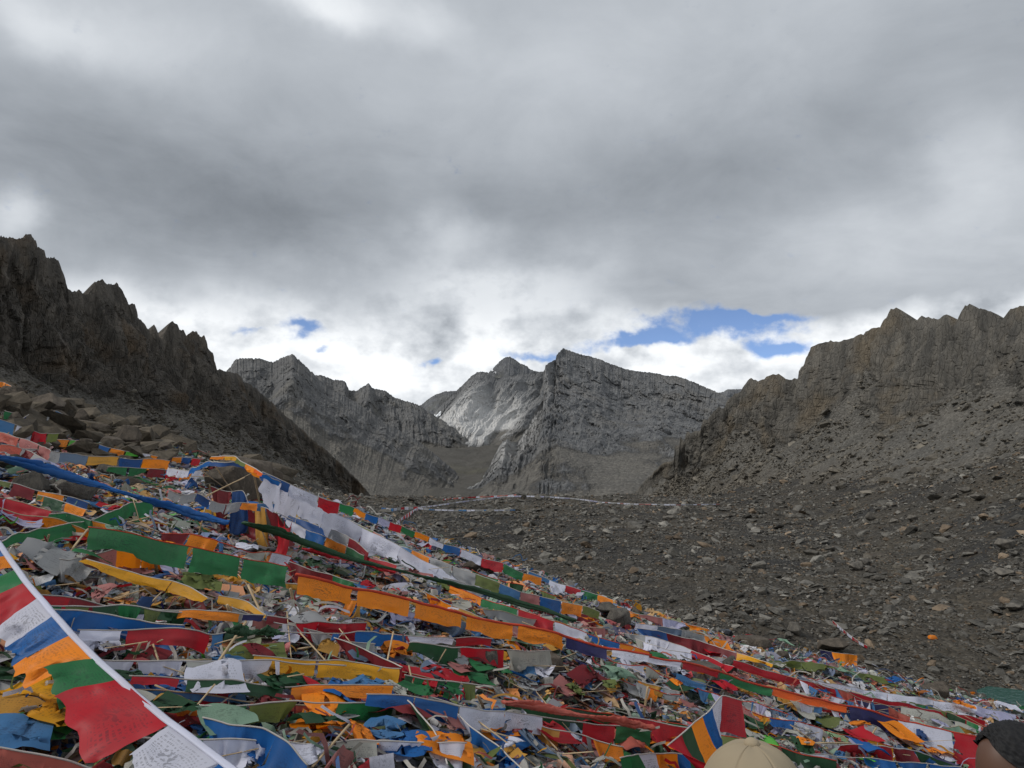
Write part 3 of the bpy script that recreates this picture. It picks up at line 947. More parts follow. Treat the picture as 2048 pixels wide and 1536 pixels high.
M_wood = plain_mat('pale_wood', (.46, .34, .20), .75, .25, (1, 1, .1))
M_cord_w = plain_mat('white_cord', (.46, .43, .40), .85, .15)
M_cord_r = plain_mat('red_cord', (.50, .05, .02), .85, .2)
M_cord_t = plain_mat('tan_cord', (.40, .32, .22), .85, .2)
M_cord_g = plain_mat('green_cord', (.03, .12, .05), .85, .2)


def relax(P_, sa, sb, rest, wa=.5, wb=.5, stiff=1.0):
    a, b_ = P_[sa], P_[sb]
    d_ = b_ - a
    L_ = np.sqrt((d_ * d_).sum(-1, keepdims=True)) + 1e-9
    c_ = d_ * ((L_ - rest) / L_) * stiff
    P_[sa] = a + wa * c_; P_[sb] = b_ - wb * c_


S_ = slice


def simulate(P_, ru, rv, pin, wind, steps=70, iters=5, ground=True, damp=.965, g=9.8, collide=None, dt=.028, bend=.06, pmask=None, turb=0.0, weld=None):
    """P_ (N, R, C, 3); ru, rv rest lengths per cloth (N,); pin: top row kept where it is"""
    N_, R_, C_ = P_.shape[:3]
    O_ = P_.copy(); top = P_[:, 0].copy() if pin else None
    ru = ru[:, None, None, None]; rv = rv[:, None, None, None]
    rd = np.sqrt(ru ** 2 + rv ** 2)
    ph = RNG.uniform(0, 6.3, (N_, 1, 1, 1))
    uu = np.linspace(0, 6.3, C_)[None, None, :, None]; vv = np.linspace(0, 4.0, R_)[None, :, None, None]
    A = slice(None)
    for s in range(steps):
        gust = .75 + .45 * np.sin(ph + s * .16 + uu * 1.3 + vv)
        acc = wind[:, None, None, :] * gust + np.array([0, 0, -g])
        if turb and s % 8 == 0:
            tb = turb * RNG.normal(0, 1, (N_, 1, C_, 3)) * np.linspace(0, 1, R_)[None, :, None, None] * np.array([1, 1, .4])
        if turb:
            acc = acc + tb
        nP = P_ + (P_ - O_) * damp + acc * dt * dt
        O_ = P_; P_ = nP
        for it in range(iters):
            for k in (0, 1):
                relax(P_, (A, A, S_(k, C_ - 1, 2)), (A, A, S_(k + 1, C_, 2)), ru)
                relax(P_, (A, S_(k, R_ - 1, 2)), (A, S_(k + 1, R_, 2)), rv)
            relax(P_, (A, S_(0, R_ - 1), S_(0, C_ - 1)), (A, S_(1, R_), S_(1, C_)), rd, .25, .25)
            relax(P_, (A, S_(1, R_), S_(0, C_ - 1)), (A, S_(0, R_ - 1), S_(1, C_)), rd, .25, .25)
            if it == 0 and bend:
                relax(P_, (A, A, S_(0, C_ - 2)), (A, A, S_(2, C_)), 2 * ru, bend, bend)
                relax(P_, (A, S_(0, R_ - 2)), (A, S_(2, R_)), 2 * rv, bend, bend)
            if pin:
                P_[:, 0] = top if pmask is None else np.where(pmask[..., None], top, P_[:, 0])
        if weld is not None and len(weld):
            m_ = .5 * (P_[weld, :, -1] + P_[weld + 1, :, 0]); P_[weld, :, -1] = m_; P_[weld + 1, :, 0] = m_
        if collide is not None:
            gz = collide(P_)
            low = P_[..., 2] < gz
            P_[..., 2] = np.where(low, gz, P_[..., 2])
            fr_ = low[..., None] * .75
            O_ = O_ * (1 - fr_) + P_ * fr_
            if pin:
                P_[:, 0] = top if pmask is None else np.where(pmask[..., None], top, P_[:, 0])
    return P_


def cloth_mesh(name, V, mat, flip=False):
    R_, C_ = V.shape[:2]
    vv, qq = mesh_grid(V)
    me = mesh_np(name, vv, qq, smooth=True)
    uvl = me.uv_layers.new(name='UVMap')
    u, v_ = np.meshgrid(np.linspace(0, 1, C_), np.linspace(1, 0, R_))
    uvv = np.stack([u, v_], -1).reshape(-1, 2)
    uvl.data.foreach_set('uv', np.ascontiguousarray(uvv[qq.reshape(-1)], np.float32).ravel())
    me.materials.append(mat)
    return me


def tube_mesh(name, pts, rad, mat, sides=6, flat=1.0, twist=0.0, wrinkle=0.0):
    pts = np.asarray(pts, float); n_ = len(pts)
    rad = np.broadcast_to(np.asarray(rad, float), (n_,))
    tg = np.gradient(pts, axis=0); tg /= np.linalg.norm(tg, axis=1, keepdims=True) + 1e-9
    up = np.array([0, 0, 1.0])
    sd = np.cross(tg, up); sd /= np.linalg.norm(sd, axis=1, keepdims=True) + 1e-9
    nu = np.cross(sd, tg)
    a_ = np.linspace(0, 2 * math.pi, sides, endpoint=False)
    ring = []
    for k in range(n_):
        tw = twist * k
        ca, sa_ = np.cos(a_), np.sin(a_) * flat
        x_ = ca * math.cos(tw) - sa_ * math.sin(tw); y_ = ca * math.sin(tw) + sa_ * math.cos(tw)
        ring.append(pts[k] + rad[k] * (x_[:, None] * sd[k] + y_[:, None] * nu[k]))
    V = np.array(ring)
    if wrinkle:
        c0 = pts[:, None]
        rel = (V - c0) / (rad[:, None, None] + 1e-6)
        fold = ridged(np.stack([np.broadcast_to(np.arange(n_)[:, None] * .07, rel.shape[:2]), rel[..., 0] * 1.6 + 3, rel[..., 2] * 1.6], -1), 2)
        V = c0 + (V - c0) * (1 + wrinkle * (fold[..., None] - .3))
    idx = np.arange(n_ * sides).reshape(n_, sides)
    nx_ = np.roll(idx, -1, 1)
    q_ = np.stack([idx[:-1], nx_[:-1], nx_[1:], idx[1:]], -1).reshape(-1, 4)
    vv = np.concatenate([V.reshape(-1, 3), pts[:1], pts[-1:]])
    e0, e1 = n_ * sides, n_ * sides + 1
    cap = [[idx[0, (j + 1) % sides], idx[0, j], e0, e0] for j in range(sides)] + [[idx[-1, j], idx[-1, (j + 1) % sides], e1, e1] for j in range(sides)]
    me = bpy.data.meshes.new(name)
    faces = [tuple(int(i) for i in f) for f in q_] + [tuple(int(i) for i in f[:3]) for f in cap]
    me.from_pydata([tuple(v) for v in vv], [], faces)
    me.polygons.foreach_set('use_smooth', np.full(len(faces), True)); me.update()
    me.materials.append(mat)
    return me


# ================================================================= strings of prayer flags
def z1(*p): return zl(p, 0, 1100, 2.926)
def z2(*p): return zl(p, 600, 1100, 2.926)
def z3(*p): return zl(p, 1250, 1100, 2.566)
def z4(*p): return zl(p, 0, 740, 2.926)
def z5(*p): return zl(p, 500, 880, 2.926)
def za(*p): return zl(p, 0, 880, 6.0235)
def zb(*p): return zl(p, 340, 880, 6.0235)


def px_of(P_):
    r = P_ / P_[..., 1:2]
    den = math.cos(PITCH) + math.sin(PITCH) * r[..., 2]
    return 1024 + F * r[..., 0] / den, 768 - F * (r[..., 2] * math.cos(PITCH) - math.sin(PITCH)) / den


PEND = []          # flags waiting to be simulated: (thing, top points, drop, colour, wind)
C_FLAG, R_FLAG = 13, 8


def smooth_path(pts, n=60):
    pts = np.asarray(pts, float)
    cum = np.concatenate([[0], np.cumsum(np.linalg.norm(np.diff(pts, axis=0), axis=1))])
    tt = np.linspace(0, cum[-1], n)
    q = np.stack([np.interp(tt, cum, pts[:, k]) for k in range(3)], -1)
    for _ in range(3):
        q[1:-1] = .25 * q[:-2] + .5 * q[1:-1] + .25 * q[2:]
    return q, tt


def hang_sheet(root, top, off, dx, cname, corners=None):
    """a flag hung from its cord (or between four given corners) and resting on the slope where it reaches it"""
    R_, C_ = 9, 15
    tt = np.linspace(0, 1, len(top)); uu = np.linspace(0, 1, C_)
    T = np.stack([np.interp(uu, tt, top[:, i]) for i in range(3)], -1)
    sd = random.uniform(0, 99)
    if corners is None:
        tx, ty = px_of(T)
        if np.isscalar(off):
            off = (off, off)
        o_ = np.interp(uu, np.linspace(0, 1, len(off)), off) * (1 + .16 * fbm(xyz(uu * 2.2, sd, 0.), 3))
        Bm = []
        for a, b_, Dt in zip(tx + dx + 3 * fbm(xyz(uu * 2, sd, 4.), 2), ty + o_, T[:, 1]):
            hh = ground_hit(a, b_, .035, 2., 40.)
            Dg = hh[1] if hh is not None else 99.
            Bm.append(ray(a, b_) * min(Dt - .03, Dg))
        Bm = np.array(Bm)
    else:
        Bm = corners[0][None] * (1 - uu[:, None]) + corners[1][None] * uu[:, None]
    k_ = np.ones(3) / 3
    v_ = np.linspace(0, 1, R_)[:, None, None]
    V = T[None] * (1 - v_) + Bm[None] * v_
    hgt = np.linalg.norm(Bm - T, axis=1).mean(); wid_ = np.linalg.norm(T[-1] - T[0])
    f1 = fbm(np.stack([np.broadcast_to(uu[None] * 3.2 * max(.6, wid_ / .5), V.shape[:2]), np.broadcast_to(v_[..., 0] * 1.3, V.shape[:2]), np.full(V.shape[:2], sd)], -1), 3)
    f2 = fbm(np.stack([np.broadcast_to(uu[None] * 2.0, V.shape[:2]), np.broadcast_to(v_[..., 0] * 2.0, V.shape[:2]), np.full(V.shape[:2], sd + 7)], -1), 3)
    am = np.sqrt(v_[..., 0]) * min(.26 * hgt, .07)
    V[..., 1] -= am * (.8 + 1.3 * f1); V[..., 2] += am * .9 * f2 * v_[..., 0]; V[..., 0] += .7 * am * f2
    if corners is None:
        V[..., 2] = np.maximum(V[..., 2], litter_top(V[..., 0], V[..., 1]) + .02)
    link('flag', cloth_mesh('flag', V, MC[cname]), None, root)


def flag_string(label, pix, cols, drop, lift=.3, depth=None, wind=(-2.5, -1.5, 0), cord=M_cord_w, cord_r=.0042, gap=.03, bounds=None, group=None, tape=0.0,
                name='prayer_flag_string', px=None, dx=-3.0, cat='prayer flags'):
    """a cord traced over the slope with one cloth flag per colour sewn along it; drop = flag height in metres"""
    pts = []
    for i, (qx_, qy_) in enumerate(pix):
        lf = lift if np.isscalar(lift) else np.interp(i / max(1, len(pix) - 1), np.linspace(0, 1, len(lift)), lift)
        lf = lf * .64 if lf < .5 else lf - .12
        if depth is not None:
            dd = np.interp(i / max(1, len(pix) - 1), np.linspace(0, 1, len(depth)), depth)
            pts.append(ray(qx_, qy_) * dd)
        else:
            h_ = ground_hit(qx_, qy_, lf, 2.0, 60.)
            if h_ is None or h_[1] > 26:
                h_ = ray(qx_, qy_) * 17.0
            pts.append(h_)
    pts = np.array(pts)
    # keep the depth steady from one end to the other
    if depth is None and len(pts) > 3:
        d_ = pts[:, 1].copy()
        for _ in range(6):
            d_[1:-1] = .25 * d_[:-2] + .5 * d_[1:-1] + .25 * d_[2:]
        pts = pts / pts[:, 1:2] * d_[:, None]
    path, cum = smooth_path(pts, max(24, 10 * len(pts)))
    sd_ = len(PEND) * 1.7
    amp = .024 if depth is None else .006
    path = path + amp * np.stack([fbm(xyz(cum * 1.4, sd_, 0.), 3), fbm(xyz(cum * 1.4, sd_, 5.), 3), 1.2 * fbm(xyz(cum * 2.0, sd_, 9.), 3)], -1)
    root = bpy.data.objects.new(name, None); COL.objects.link(root)
    root.empty_display_size = .1
    tag(root, label, cat, group)
    if tape:
        th = tube_mesh('cord', path, np.full(len(path), tape), MC['white'] if cord is M_cord_w else cord, 6, .28)
    else:
        th = tube_mesh('cord', path, cord_r, cord, 5)
    link('cord', th, None, root)
    n_ = len(cols)
    if bounds is None:
        wts = np.array([c[1] if isinstance(c, tuple) else 1.0 for c in cols]); bounds = np.concatenate([[0], np.cumsum(wts)]) / wts.sum()
    for k in range(n_):
        cname = cols[k][0] if isinstance(cols[k], tuple) else cols[k]
        if cname is None:
            continue
        a, b_ = bounds[k] * cum[-1], bounds[k + 1] * cum[-1]
        g_ = min(gap, .12 * (b_ - a))
        tt = np.linspace(a + g_ * .5, b_ - g_ * .5, C_FLAG)
        top = np.stack([np.interp(tt, cum, path[:, i]) for i in range(3)], -1)
        dr = drop if np.isscalar(drop) else np.interp((k + .5) / n_, np.linspace(0, 1, len(drop)), drop)
        if px is not None:
            hang_sheet(root, top, px[k], dx, cname)
            continue
        kd = min(1.0, top[:, 1].mean() / 8.0) if depth is None else 1.0
        PEND.append((root, top, dr * kd * random.uniform(.86, 1.1), cname, np.array(wind) * random.uniform(.6, 1.3), gap <= 0 and k < n_ - 1, gap <= 0))
    return root

fs = flag_string
# nearest string: white tape running out of the bottom left corner, flags blown to the left
near_root = fs('nearest flag string on broad white tape, flags blown leftward at lower left corner',
   [(-40, 1035), (0, 1088), (31, 1134), (51, 1163), (106, 1228), (191, 1315), (273, 1390), (342, 1445), (441, 1520), (500, 1565)],
   [None], .33, depth=(4.3, 4.1, 3.75, 3.3, 2.95, 2.65, 2.4), tape=.017)
NEAR = [('blue', (-10, -38), (35, 30), (-150, 70), (-60, 130)), ('orange', (37, 32), (90, 100), (-90, 60), (-60, 120)), ('green', (100, 112), (150, 185), (-110, 200), (-50, 300)),
        ('red', (150, 187), (214, 280), (-80, 300), (45, 470)), ('white', (216, 283), (311, 381), (20, 440), (72, 572)), ('blue', (312, 382), (425, 490), (70, 560), (128, 645)),
        ('orange', (426, 492), (558, 628), (118, 655), (208, 775)), ('green', (562, 632), (700, 748), (300, 660), (395, 905)), ('red', (702, 752), (1000, 1012), (392, 800), (600, 1210)),
        ('white', (1002, 1016), (1300, 1235), (800, 1165), (850, 1420)), ('blue', (1302, 1238), (1450, 1350), (1150, 1330), (1230, 1480))]
_tz = np.array([(-40, 1035), (0, 1088), (31, 1134), (51, 1163), (106, 1228), (191, 1315), (273, 1390), (342, 1445), (441, 1520), (500, 1565)], float)
_td = np.interp(np.linspace(0, 1, 10), np.linspace(0, 1, 7), (4.3, 4.1, 3.75, 3.3, 2.95, 2.65, 2.4))
for cn_, a0, a1, b0, b1 in NEAR:
    q = zl([a0, a1, b0, b1], 0, 1100, 2.926)
    d0, d1 = np.interp(q[0][1], _tz[:, 1], _td), np.interp(q[1][1], _tz[:, 1], _td)
    tp = np.array([ray(*q[0]) * d0, ray(*q[1]) * d1])
    hang_sheet(near_root, tp, 0, 0, cn_, (ray(*q[2]) * (d0 - .06), ray(*q[3]) * (d1 - .06)))
fs('string of three broad green flags left of the orange ones', z4((520, 910), (850, 970), (1130, 1040), (1420, 1100), (1690, 1150)),
   [('green', 1.9), ('green', 1.0), ('green', 1.0)], .30, .52, cord=M_cord_r, wind=(-1.5, -2, 0), gap=.03, px=[44, 44, 42])
fs('string of big plain orange flags across the middle of the slope', z2((-20, 135), (250, 205), (560, 272), (880, 355), (1200, 425), (1530, 490), (1590, 522), (1880, 592), (2048, 622)),
   ['orange', 'orange', 'orange', 'orange', 'orange', ('navy', .9), ('white', .8)], (.36, .33, .31, .29, .27), .56, cord=M_cord_r, cord_r=.012, wind=(-1.5, -2, 0), gap=.05, px=[[36, 32], 33, [32, 30], 29, [26, 27], 22, 15])
fs('red corded string with dark blue, white and red flags at lower right', z3((0, 522), (370, 590), (530, 640), (800, 722), (1130, 798), (1370, 855), (1655, 925), (1850, 980), (2060, 1045)),
   [('white', 1.0), ('red', .8), ('green', 1.1), ('red_orange', 1.4), ('navy', 1.0), ('white', 1.05), ('red', 1.4)], (.16, .16, .17, .17, .34, .42, .44), .40,
   cord=M_cord_r, cord_r=.012, wind=(-1, -2, 0), gap=.02, px=[12, 12, 16, 14, [30, 42], [44, 62], [60, 60]])
fs('string with orange, green, red, white and blue flags just above the big orange ones', z2((880, 205), (1050, 272), (1220, 332), (1415, 395), (1625, 465), (1850, 535), (2048, 600)),
   ['orange', 'green', 'red', 'white', 'blue', 'orange'], .30, .33, cord=M_cord_r, wind=(-1, -2, 0), gap=.01, px=[[10, 24], [24, 30], 30, 28, 24, 18])
fs('short string of white, blue and orange flags below the long white banner', z5((215, 462), (350, 530), (470, 580), (600, 640), (720, 690), (860, 735)),
   ['white', 'blue', 'orange', 'green', ('red', 1.2)], .30, .36, wind=(-1, -2, 0), gap=.01, px=[28, 28, 26, 22, 16])
fs('string of dark blue, greyish and dark red flags tucked under the white banner', z5((150, 400), (240, 440), (400, 505), (555, 545), (700, 660)),
   [('deep_blue', .7), 'deep_blue', 'grey_white', 'dark_red'], .26, .33, wind=(-1, -2, 0), gap=.01, px=[18, 28, 26, 24])
fs('long plain red banner stretched across the lower right slope', z3((560, 560), (800, 640), (1000, 690), (1280, 760), (1500, 800), (1850, 872)),
   ['red', 'red', 'red', 'red', 'red', 'red'], .20, .34, wind=(-.6, -2, 0), gap=.0, px=[14, 16, 17, 18, 18, 18], dx=-6.0)
fs('long white banner lying above the red banner at lower right', z3((960, 668), (1150, 700), (1300, 728), (1560, 765), (1800, 800), (2000, 845)),
   ['white', 'white', 'white', 'white', 'lavender'], .30, .24, wind=(-.6, -3, 0), gap=.0, px=[14, 22, 26, 24, 20], dx=-8.0)
fs('very long white banner sagging from the flagged cairn down the slope', z5((90, 212), (200, 268), (300, 320), (430, 390), (560, 458), (680, 525), (800, 588), (1000, 690), (1200, 788), (1400, 876), (1560, 922)),
   ['white'] * 9, .4, (1.0, .85, .7, .6, .55, .5, .45, .4, .3, .25), wind=(-.8, -3.2, 0), gap=.0, px=[[26, 60], [62, 56], [54, 40], [38, 44], [44, 46], [46, 38], [36, 32], [30, 16], [14, 6]], dx=-10.0)
fs('outermost flag string hanging in the air along the slope edge', z5((75, 180), (185, 235), (310, 285), (420, 345), (545, 375), (650, 410), (770, 460), (880, 500), (985, 545), (1090, 590), (1185, 615), (1300, 660), (1360, 690), (1450, 715), (1540, 755), (1620, 780), (1710, 805)),
   ['deep_blue', 'white', 'red', 'green', 'orange', 'blue', 'lavender', 'red', 'green', 'orange', 'white', 'blue', 'white', 'red', 'green', 'orange'], (.27, .27, .20, .18, .20, .22), (1.0, .9, .8, .6, .5, .45, .4, .35), wind=(-3, 1.5, 0), gap=.01, px=[16, 22, 22, 16, 10, 12, 12, 14, 12, 10, 10, 13, 15, 18, 18, 16])
fs('end of the edge string where white, red, green and orange flags lie on rubble', z2((1340, 120), (1500, 190), (1580, 215), (1660, 240), (1740, 260), (1830, 292)),
   [('sky_blue', 1.4), 'white', 'red', 'green', 'orange'], .26, .30, wind=(-1, -1, 0), gap=.01, px=[14, 20, 20, 20, 18])
fs('second string along the slope edge with faded and bright flags mixed', z5((430, 400), (560, 460), (760, 555), (860, 610), (960, 650), (1060, 690), (1200, 740), (1320, 790), (1430, 830), (1560, 872), (1620, 890), (1730, 920), (1840, 945), (1980, 985), (2048, 1002)),
   ['deep_blue', 'blue', 'sky_blue', 'olive', 'coral', 'grey_white', 'sky_blue', 'orange', 'grey_white', 'grey_white', 'olive', 'sky_blue', 'pink', 'blue', 'orange', 'olive'], .30, .45, wind=(-1.2, -1.5, 0), gap=.01, px=[12, 14, 16, 14, 18, 22, 20, 22, 24, 24, 22, 20, 20, 22, 22, 16])
fs('string of worn white printed flags and red ones beneath the edge strings', z5((1130, 800), (1300, 850), (1420, 880), (1560, 915), (1720, 950), (1880, 1000), (2048, 1050)),
   ['grey_white', 'grey_white', 'white', 'grey_white', 'dark_red', 'lavender', 'dark_red'], .28, .26, wind=(-1.2, -1.5, 0), gap=.01, px=[20, 22, 22, 22, 20, 18, 18])
fs('string with red, pale, slate blue and gold flags at upper left', za((20, 40), (270, 92), (640, 140), (1000, 175), (1410, 205), (1480, 222), (1800, 235), (2048, 245)),
   [('coral', 1.0), ('grey_white', 1.5), ('grey_blue', 1.3), ('gold', 1.6), (None, .3), ('deep_blue', 1.2), ('orange', 1.1)], .27, .40, wind=(-1, -2, 0), gap=.01, px=[18, 20, 20, 18, 0, 18, 20])
fs('short string of blue, white and red flags on the boulders at far left', z4((-30, 275), (35, 300), (140, 332), (230, 372), (345, 370)), ['sky_blue', 'white', 'red', ('olive', .8)], .40, .45, wind=(-1, -2, 0), px=[24, 26, 30, 16])
fs('string of pale pinkish red flags in front of the upper left boulders', z4((-20, 355), (120, 395), (230, 440), (300, 470)), ['coral', 'pink', 'pink'], .30, .4, wind=(-1, -2, 0), px=[20, 22, 20])
fs('bright mixed string with lime green flags lying over the boulders', z4((325, 402), (440, 412), (500, 425), (560, 432), (620, 452), (720, 472), (790, 480), (860, 492), (940, 502), (1060, 512), (1180, 520)),
   ['orange', 'lime', 'white', 'blue', 'orange', 'lime', 'white', 'orange', 'red', 'orange', 'deep_blue', 'red'], .28, .30, wind=(-1.5, -2, 0), px=[14, 13, 16, 18, 12, 9, 12, 12, 12, 12, 12, 14])
fs('sagging string of dark green, red and orange flags reaching the cairn', za((1300, 315), (1500, 330), (1690, 330), (1850, 350), (2048, 365), (2250, 370), (2450, 350)), ['green', 'green', 'dark_red', 'red', 'orange', 'white'], .32, .36, wind=(-1, -2, 0), px=[[8, 18], [18, 8], 16, 18, 20, 16])
fs('string with dusty red and gold flags below the blue twisted line', za((-30, 470), (230, 535), (420, 600), (700, 640), (900, 700), (1080, 770)), [('olive', .7), ('dark_red', 1.2), ('orange', 1.4), ('deep_blue', 1.2)], .30, .36, wind=(-1, -2, 0), px=[10, 22, 18, 16])
fs('pair of large bright red flags at the left frame edge', za((-120, 660), (30, 690), (60, 700), (330, 765), (640, 845)), [('red', .9), ('red', 2.2)], .42, .36, cord=M_cord_t, wind=(-1, -2, 0), bounds=np.array([0, .22, 1.0]), px=[34, [40, 26]])
fs('string with dark green and orange flags left of the leaning blue rag', za((460, 650), (520, 665), (780, 750), (1060, 830)), [('olive', .3), ('dark_green', 1.2), ('orange', 1.2)], .30, .40, wind=(-1, -2, 0), px=[10, 20, [20, 12]])
fs('green banner crossing behind the three broad green flags', za((1840, 745), (1600, 745), (1400, 830), (1100, 950), (700, 1040), (300, 1100), (0, 1210)), ['green', 'green', ('green', 1.3), ('green', 1.3)], (.50, .46, .34, .28), .32, wind=(-1, -3, 0), gap=.0, px=[[46, 40], [40, 30], [26, 26], [26, 14]], dx=8.0)
fs('short green flag string sloping right to meet the green banner', za((600, 880), (820, 880), (1100, 960)), ['green', 'green'], .34, .34, wind=(-1, -2, 0), gap=0., px=[22, 24])
fs('string of yellow cloth sweeping over sticks at centre left', z1((510, 45), (700, 110), (850, 145), (1000, 175), (1110, 220), (1215, 282)), ['yellow', 'yellow', 'yellow'], (.10, .20, .26), .36, wind=(-1, -3, 0), gap=0., px=[[4, 16], [16, 20], [24, 10]], dx=-14.0)
fs('short twisted yellow flag string to the right of the yellow sweep', z1((1285, 258), (1450, 300), (1560, 372)), ['yellow', 'yellow'], .20, .30, wind=(-1, -3, 0), gap=0., px=[16, [14, 6]])
fs('low red banner behind the nearest white tape', z1((205, 250), (450, 282), (640, 322)), ['red', 'dark_red'], .16, .34, wind=(-1, -2, 0), gap=0.)
fs('blurred blue banner blowing behind the nearest white flag', z1((120, 335), (350, 345), (560, 360), (800, 400), (1080, 442)), ['sky_blue', 'blue', 'blue', 'blue'], .20, .36, wind=(-4, -2, 1), gap=0.)
fs('string with a wide wavy red flag, then green and blue, left of centre', z1((440, 462), (670, 465), (900, 455), (1150, 465), (1220, 490), (1340, 468), (1610, 478), (1800, 484), (2000, 492)),
   [('white', 1.0), ('red', 2.1), ('sky_blue', .35), ('dark_green', .7), ('dark_green', 1.0), (None, 1.4), ('blue', .25)], (.16, .25, .28, .2, .10, .1, .16), .36, wind=(-2, -2, .5), px=[20, [30, 34], 26, [22, 18], 6, 0, 14])
fs('string continuing with a drooping blue flag, white tape and red flag at centre', z2((0, 480), (240, 486), (420, 472), (570, 500), (870, 515), (1130, 518)), [(None, .8), ('blue', 1.2), ('white', 1.0), ('red', .9)], (.1, .24, .10, .17), .36, wind=(-1, -2, 0), px=[0, 26, 12, 16])
fs('two plain golden yellow flags on one line at lower centre left', z1((1470, 612), (1600, 622), (1790, 640), (1920, 645), (2048, 650), (2340, 690)), ['yellow', ('yellow', 1.35)], .27, .36, wind=(-1.5, -2.5, 0), gap=.02, px=[[30, 28], [30, 34]])
fs('string with green then flat orange then purple blue and red flags', z1((620, 312), (800, 330), (990, 350), (1350, 357), (1500, 378), (1700, 402), (2048, 432)), [('dark_green', 1.1), ('orange', 1.1), ('navy', .5), ('dark_red', .7), ('red', 1.0)], .17, .34, wind=(-1, -2, 0), px=[18, 17, 12, 14, 14])
fs('string of a red, a long green and a long orange flag low on the left', z1((740, 732), (930, 735), (1100, 752), (1330, 758), (1560, 790), (1800, 790), (2330, 788)), [('red', .9), ('dark_green', 2.0), ('orange', 2.3)], .19, .36, wind=(-1.5, -2, 0), gap=.05, px=[16, 24, 26])
fs('string of blue then white printed flags running low through the centre', z2((380, 840), (620, 842), (870, 902), (1100, 932), (1325, 962), (1600, 1002), (1810, 1032), (2060, 1062)),
   ['blue', 'blue', ('white', 1.1), ('white', 1.0), (None, 1.1), ('red', .9), ('green', 1.0)], .26, .36, wind=(-1, -2, 0), gap=.01, px=[[20, 34], [24, 40], [40, 34], 32, 0, 40, 32])
fs('white and blue flags sliding down from the low central string', z2((870, 905), (980, 1015), (1180, 1170), (1310, 1290)), ['white', 'blue', 'blue'], .28, .30, wind=(2, 2, 0), gap=0.)
fs('dark red flag string slanting down beside the tall boulder', z2((190, 512), (400, 600), (600, 692)), ['dark_red', 'dark_red'], .18, .34, wind=(3, 1, 0), gap=0.)
fs('low string of a green, a thin red and a white flag behind the tall boulder', z2((640, 535), (930, 570), (1200, 582), (1470, 600)), ['dark_green', 'red', 'cream'], .12, .30, wind=(-1, -2, 0))
fs('long dark green banner with red cord at lower right of centre', z2((1200, 872), (1400, 900), (1600, 932), (1960, 988)), ['dark_green', 'dark_green', 'dark_green'], .14, .34, cord=M_cord_r, wind=(-1, -2, 0), gap=0.)
fs('red flag string above dark green ones left of the peaked flags', z3((-30, 865), (100, 878), (320, 902), (420, 925)), ['red', 'red', 'red'], .14, .40, wind=(-1, -2, 0), gap=0.)
fs('dark green flags low behind the beige cap', z3((-40, 905), (80, 912), (210, 930)), ['dark_green', 'dark_green'], .30, .30, wind=(-1, -2, 0), gap=0.)
fs('flags peaking up a taut line: red, green, orange, blue, white above the cap', z3((215, 1005), (300, 932), (360, 880), (430, 830), (470, 775), (500, 742), (600, 770)),
   [('red', 1.0), ('dark_green', .9), ('orange', 1.0), ('blue', .8), ('white', .9), ('red', 1.0)], (.13, .18, .24, .22, .20, .14), depth=(4.3, 4.5, 4.7, 4.9, 5.0, 5.1, 5.2), wind=(1.5, -1, 0), gap=0.)
fs('grey white printed banner right of the peaked flags', z3((600, 772), (700, 812), (800, 862), (880, 895), (960, 932)), ['grey_white', 'white', 'grey_white'], .24, .26, wind=(-1, -2, 0), gap=0.)
fs('string of navy, cream and pink flags under the long red banner', z3((1190, 772), (1400, 802), (1560, 830), (1705, 860), (1860, 885)), [('navy', 1.1), ('cream', 1.5), ('coral', .9)], .30, .24, wind=(-1, -2, 0), gap=0., px=[26, 40, 26])
fs('topmost small string on the right of faded pink and lavender flags', z3((-40, 285), (60, 322), (200, 348), (290, 375), (430, 408)), ['orange', 'pink', 'lavender', 'orange'], .20, .24, wind=(-1, -2, 0), gap=0.)
fs('string of pale white and slate blue flags near the rubble edge', z3((50, 372), (150, 388), (270, 412), (400, 440), (520, 462)), ['white', 'grey_blue', 'grey_white', 'orange'], .24, .26, wind=(-1, -2, 0), gap=0.)
fs('thin red string end beside the black bag', z3((560, 436), (640, 452), (725, 472)), ['red', 'red'], .10, .14, wind=(-1, -2, 0), gap=0.)
fs('string of dull red and yellow flags beneath the slate blue ones', z3((60, 400), (240, 432), (400, 472), (560, 520), (760, 585)), ['deep_blue', 'dark_red', 'dark_red', 'yellow'], .18, .24, wind=(-1, -2, 0), gap=0.)
fs('string of light green flags beside the rubble at right', z3((740, 585), (870, 562), (1030, 592), (1160, 622), (1320, 652)), ['olive', 'olive', 'pale_green', 'olive'], .22, .20, wind=(-1, -2, 0), gap=0.)
fs('short string of orange and navy flags under the tan slab', z3((1000, 512), (1080, 525), (1190, 540)), ['navy', 'orange', 'orange'], .20, .16, wind=(-1, -2, 0), gap=0.)
fs('string of white and printed flags right of the upper orange string', z3((-20, 428), (110, 440), (300, 500), (420, 545), (560, 590)), ['grey_white', 'white', 'white', 'red', 'red'], .24, .26, wind=(-1, -2, 0), gap=0.)
fs('string of dark red and green flags above the left end of the orange string', z2((-60, 75), (0, 90), (130, 132), (330, 190)), ['dark_red', 'dark_red', 'green'], .17, .30, wind=(-1, -2, 0), gap=0.)
fs('bunched red flags below the left of the big orange string', z2((-30, 428), (110, 420), (260, 425), (390, 420)), ['red', 'red', 'red'], .15, .30, wind=(-1, -2, 0), gap=0.)
fs('coral ribbon running out at the bottom left corner', z1((-20, 1148), (200, 1180), (400, 1230), (560, 1285)), ['coral', 'coral'], .05, .30, wind=(0, -2, 0), gap=0.)
fs('folded olive green banner running down at bottom centre', z2((625, 882), (680, 960), (770, 1050), (860, 1190), (880, 1240)), ['dark_green', 'olive', 'dark_green'], .28, .30, wind=(5, 1, 0), gap=0.)
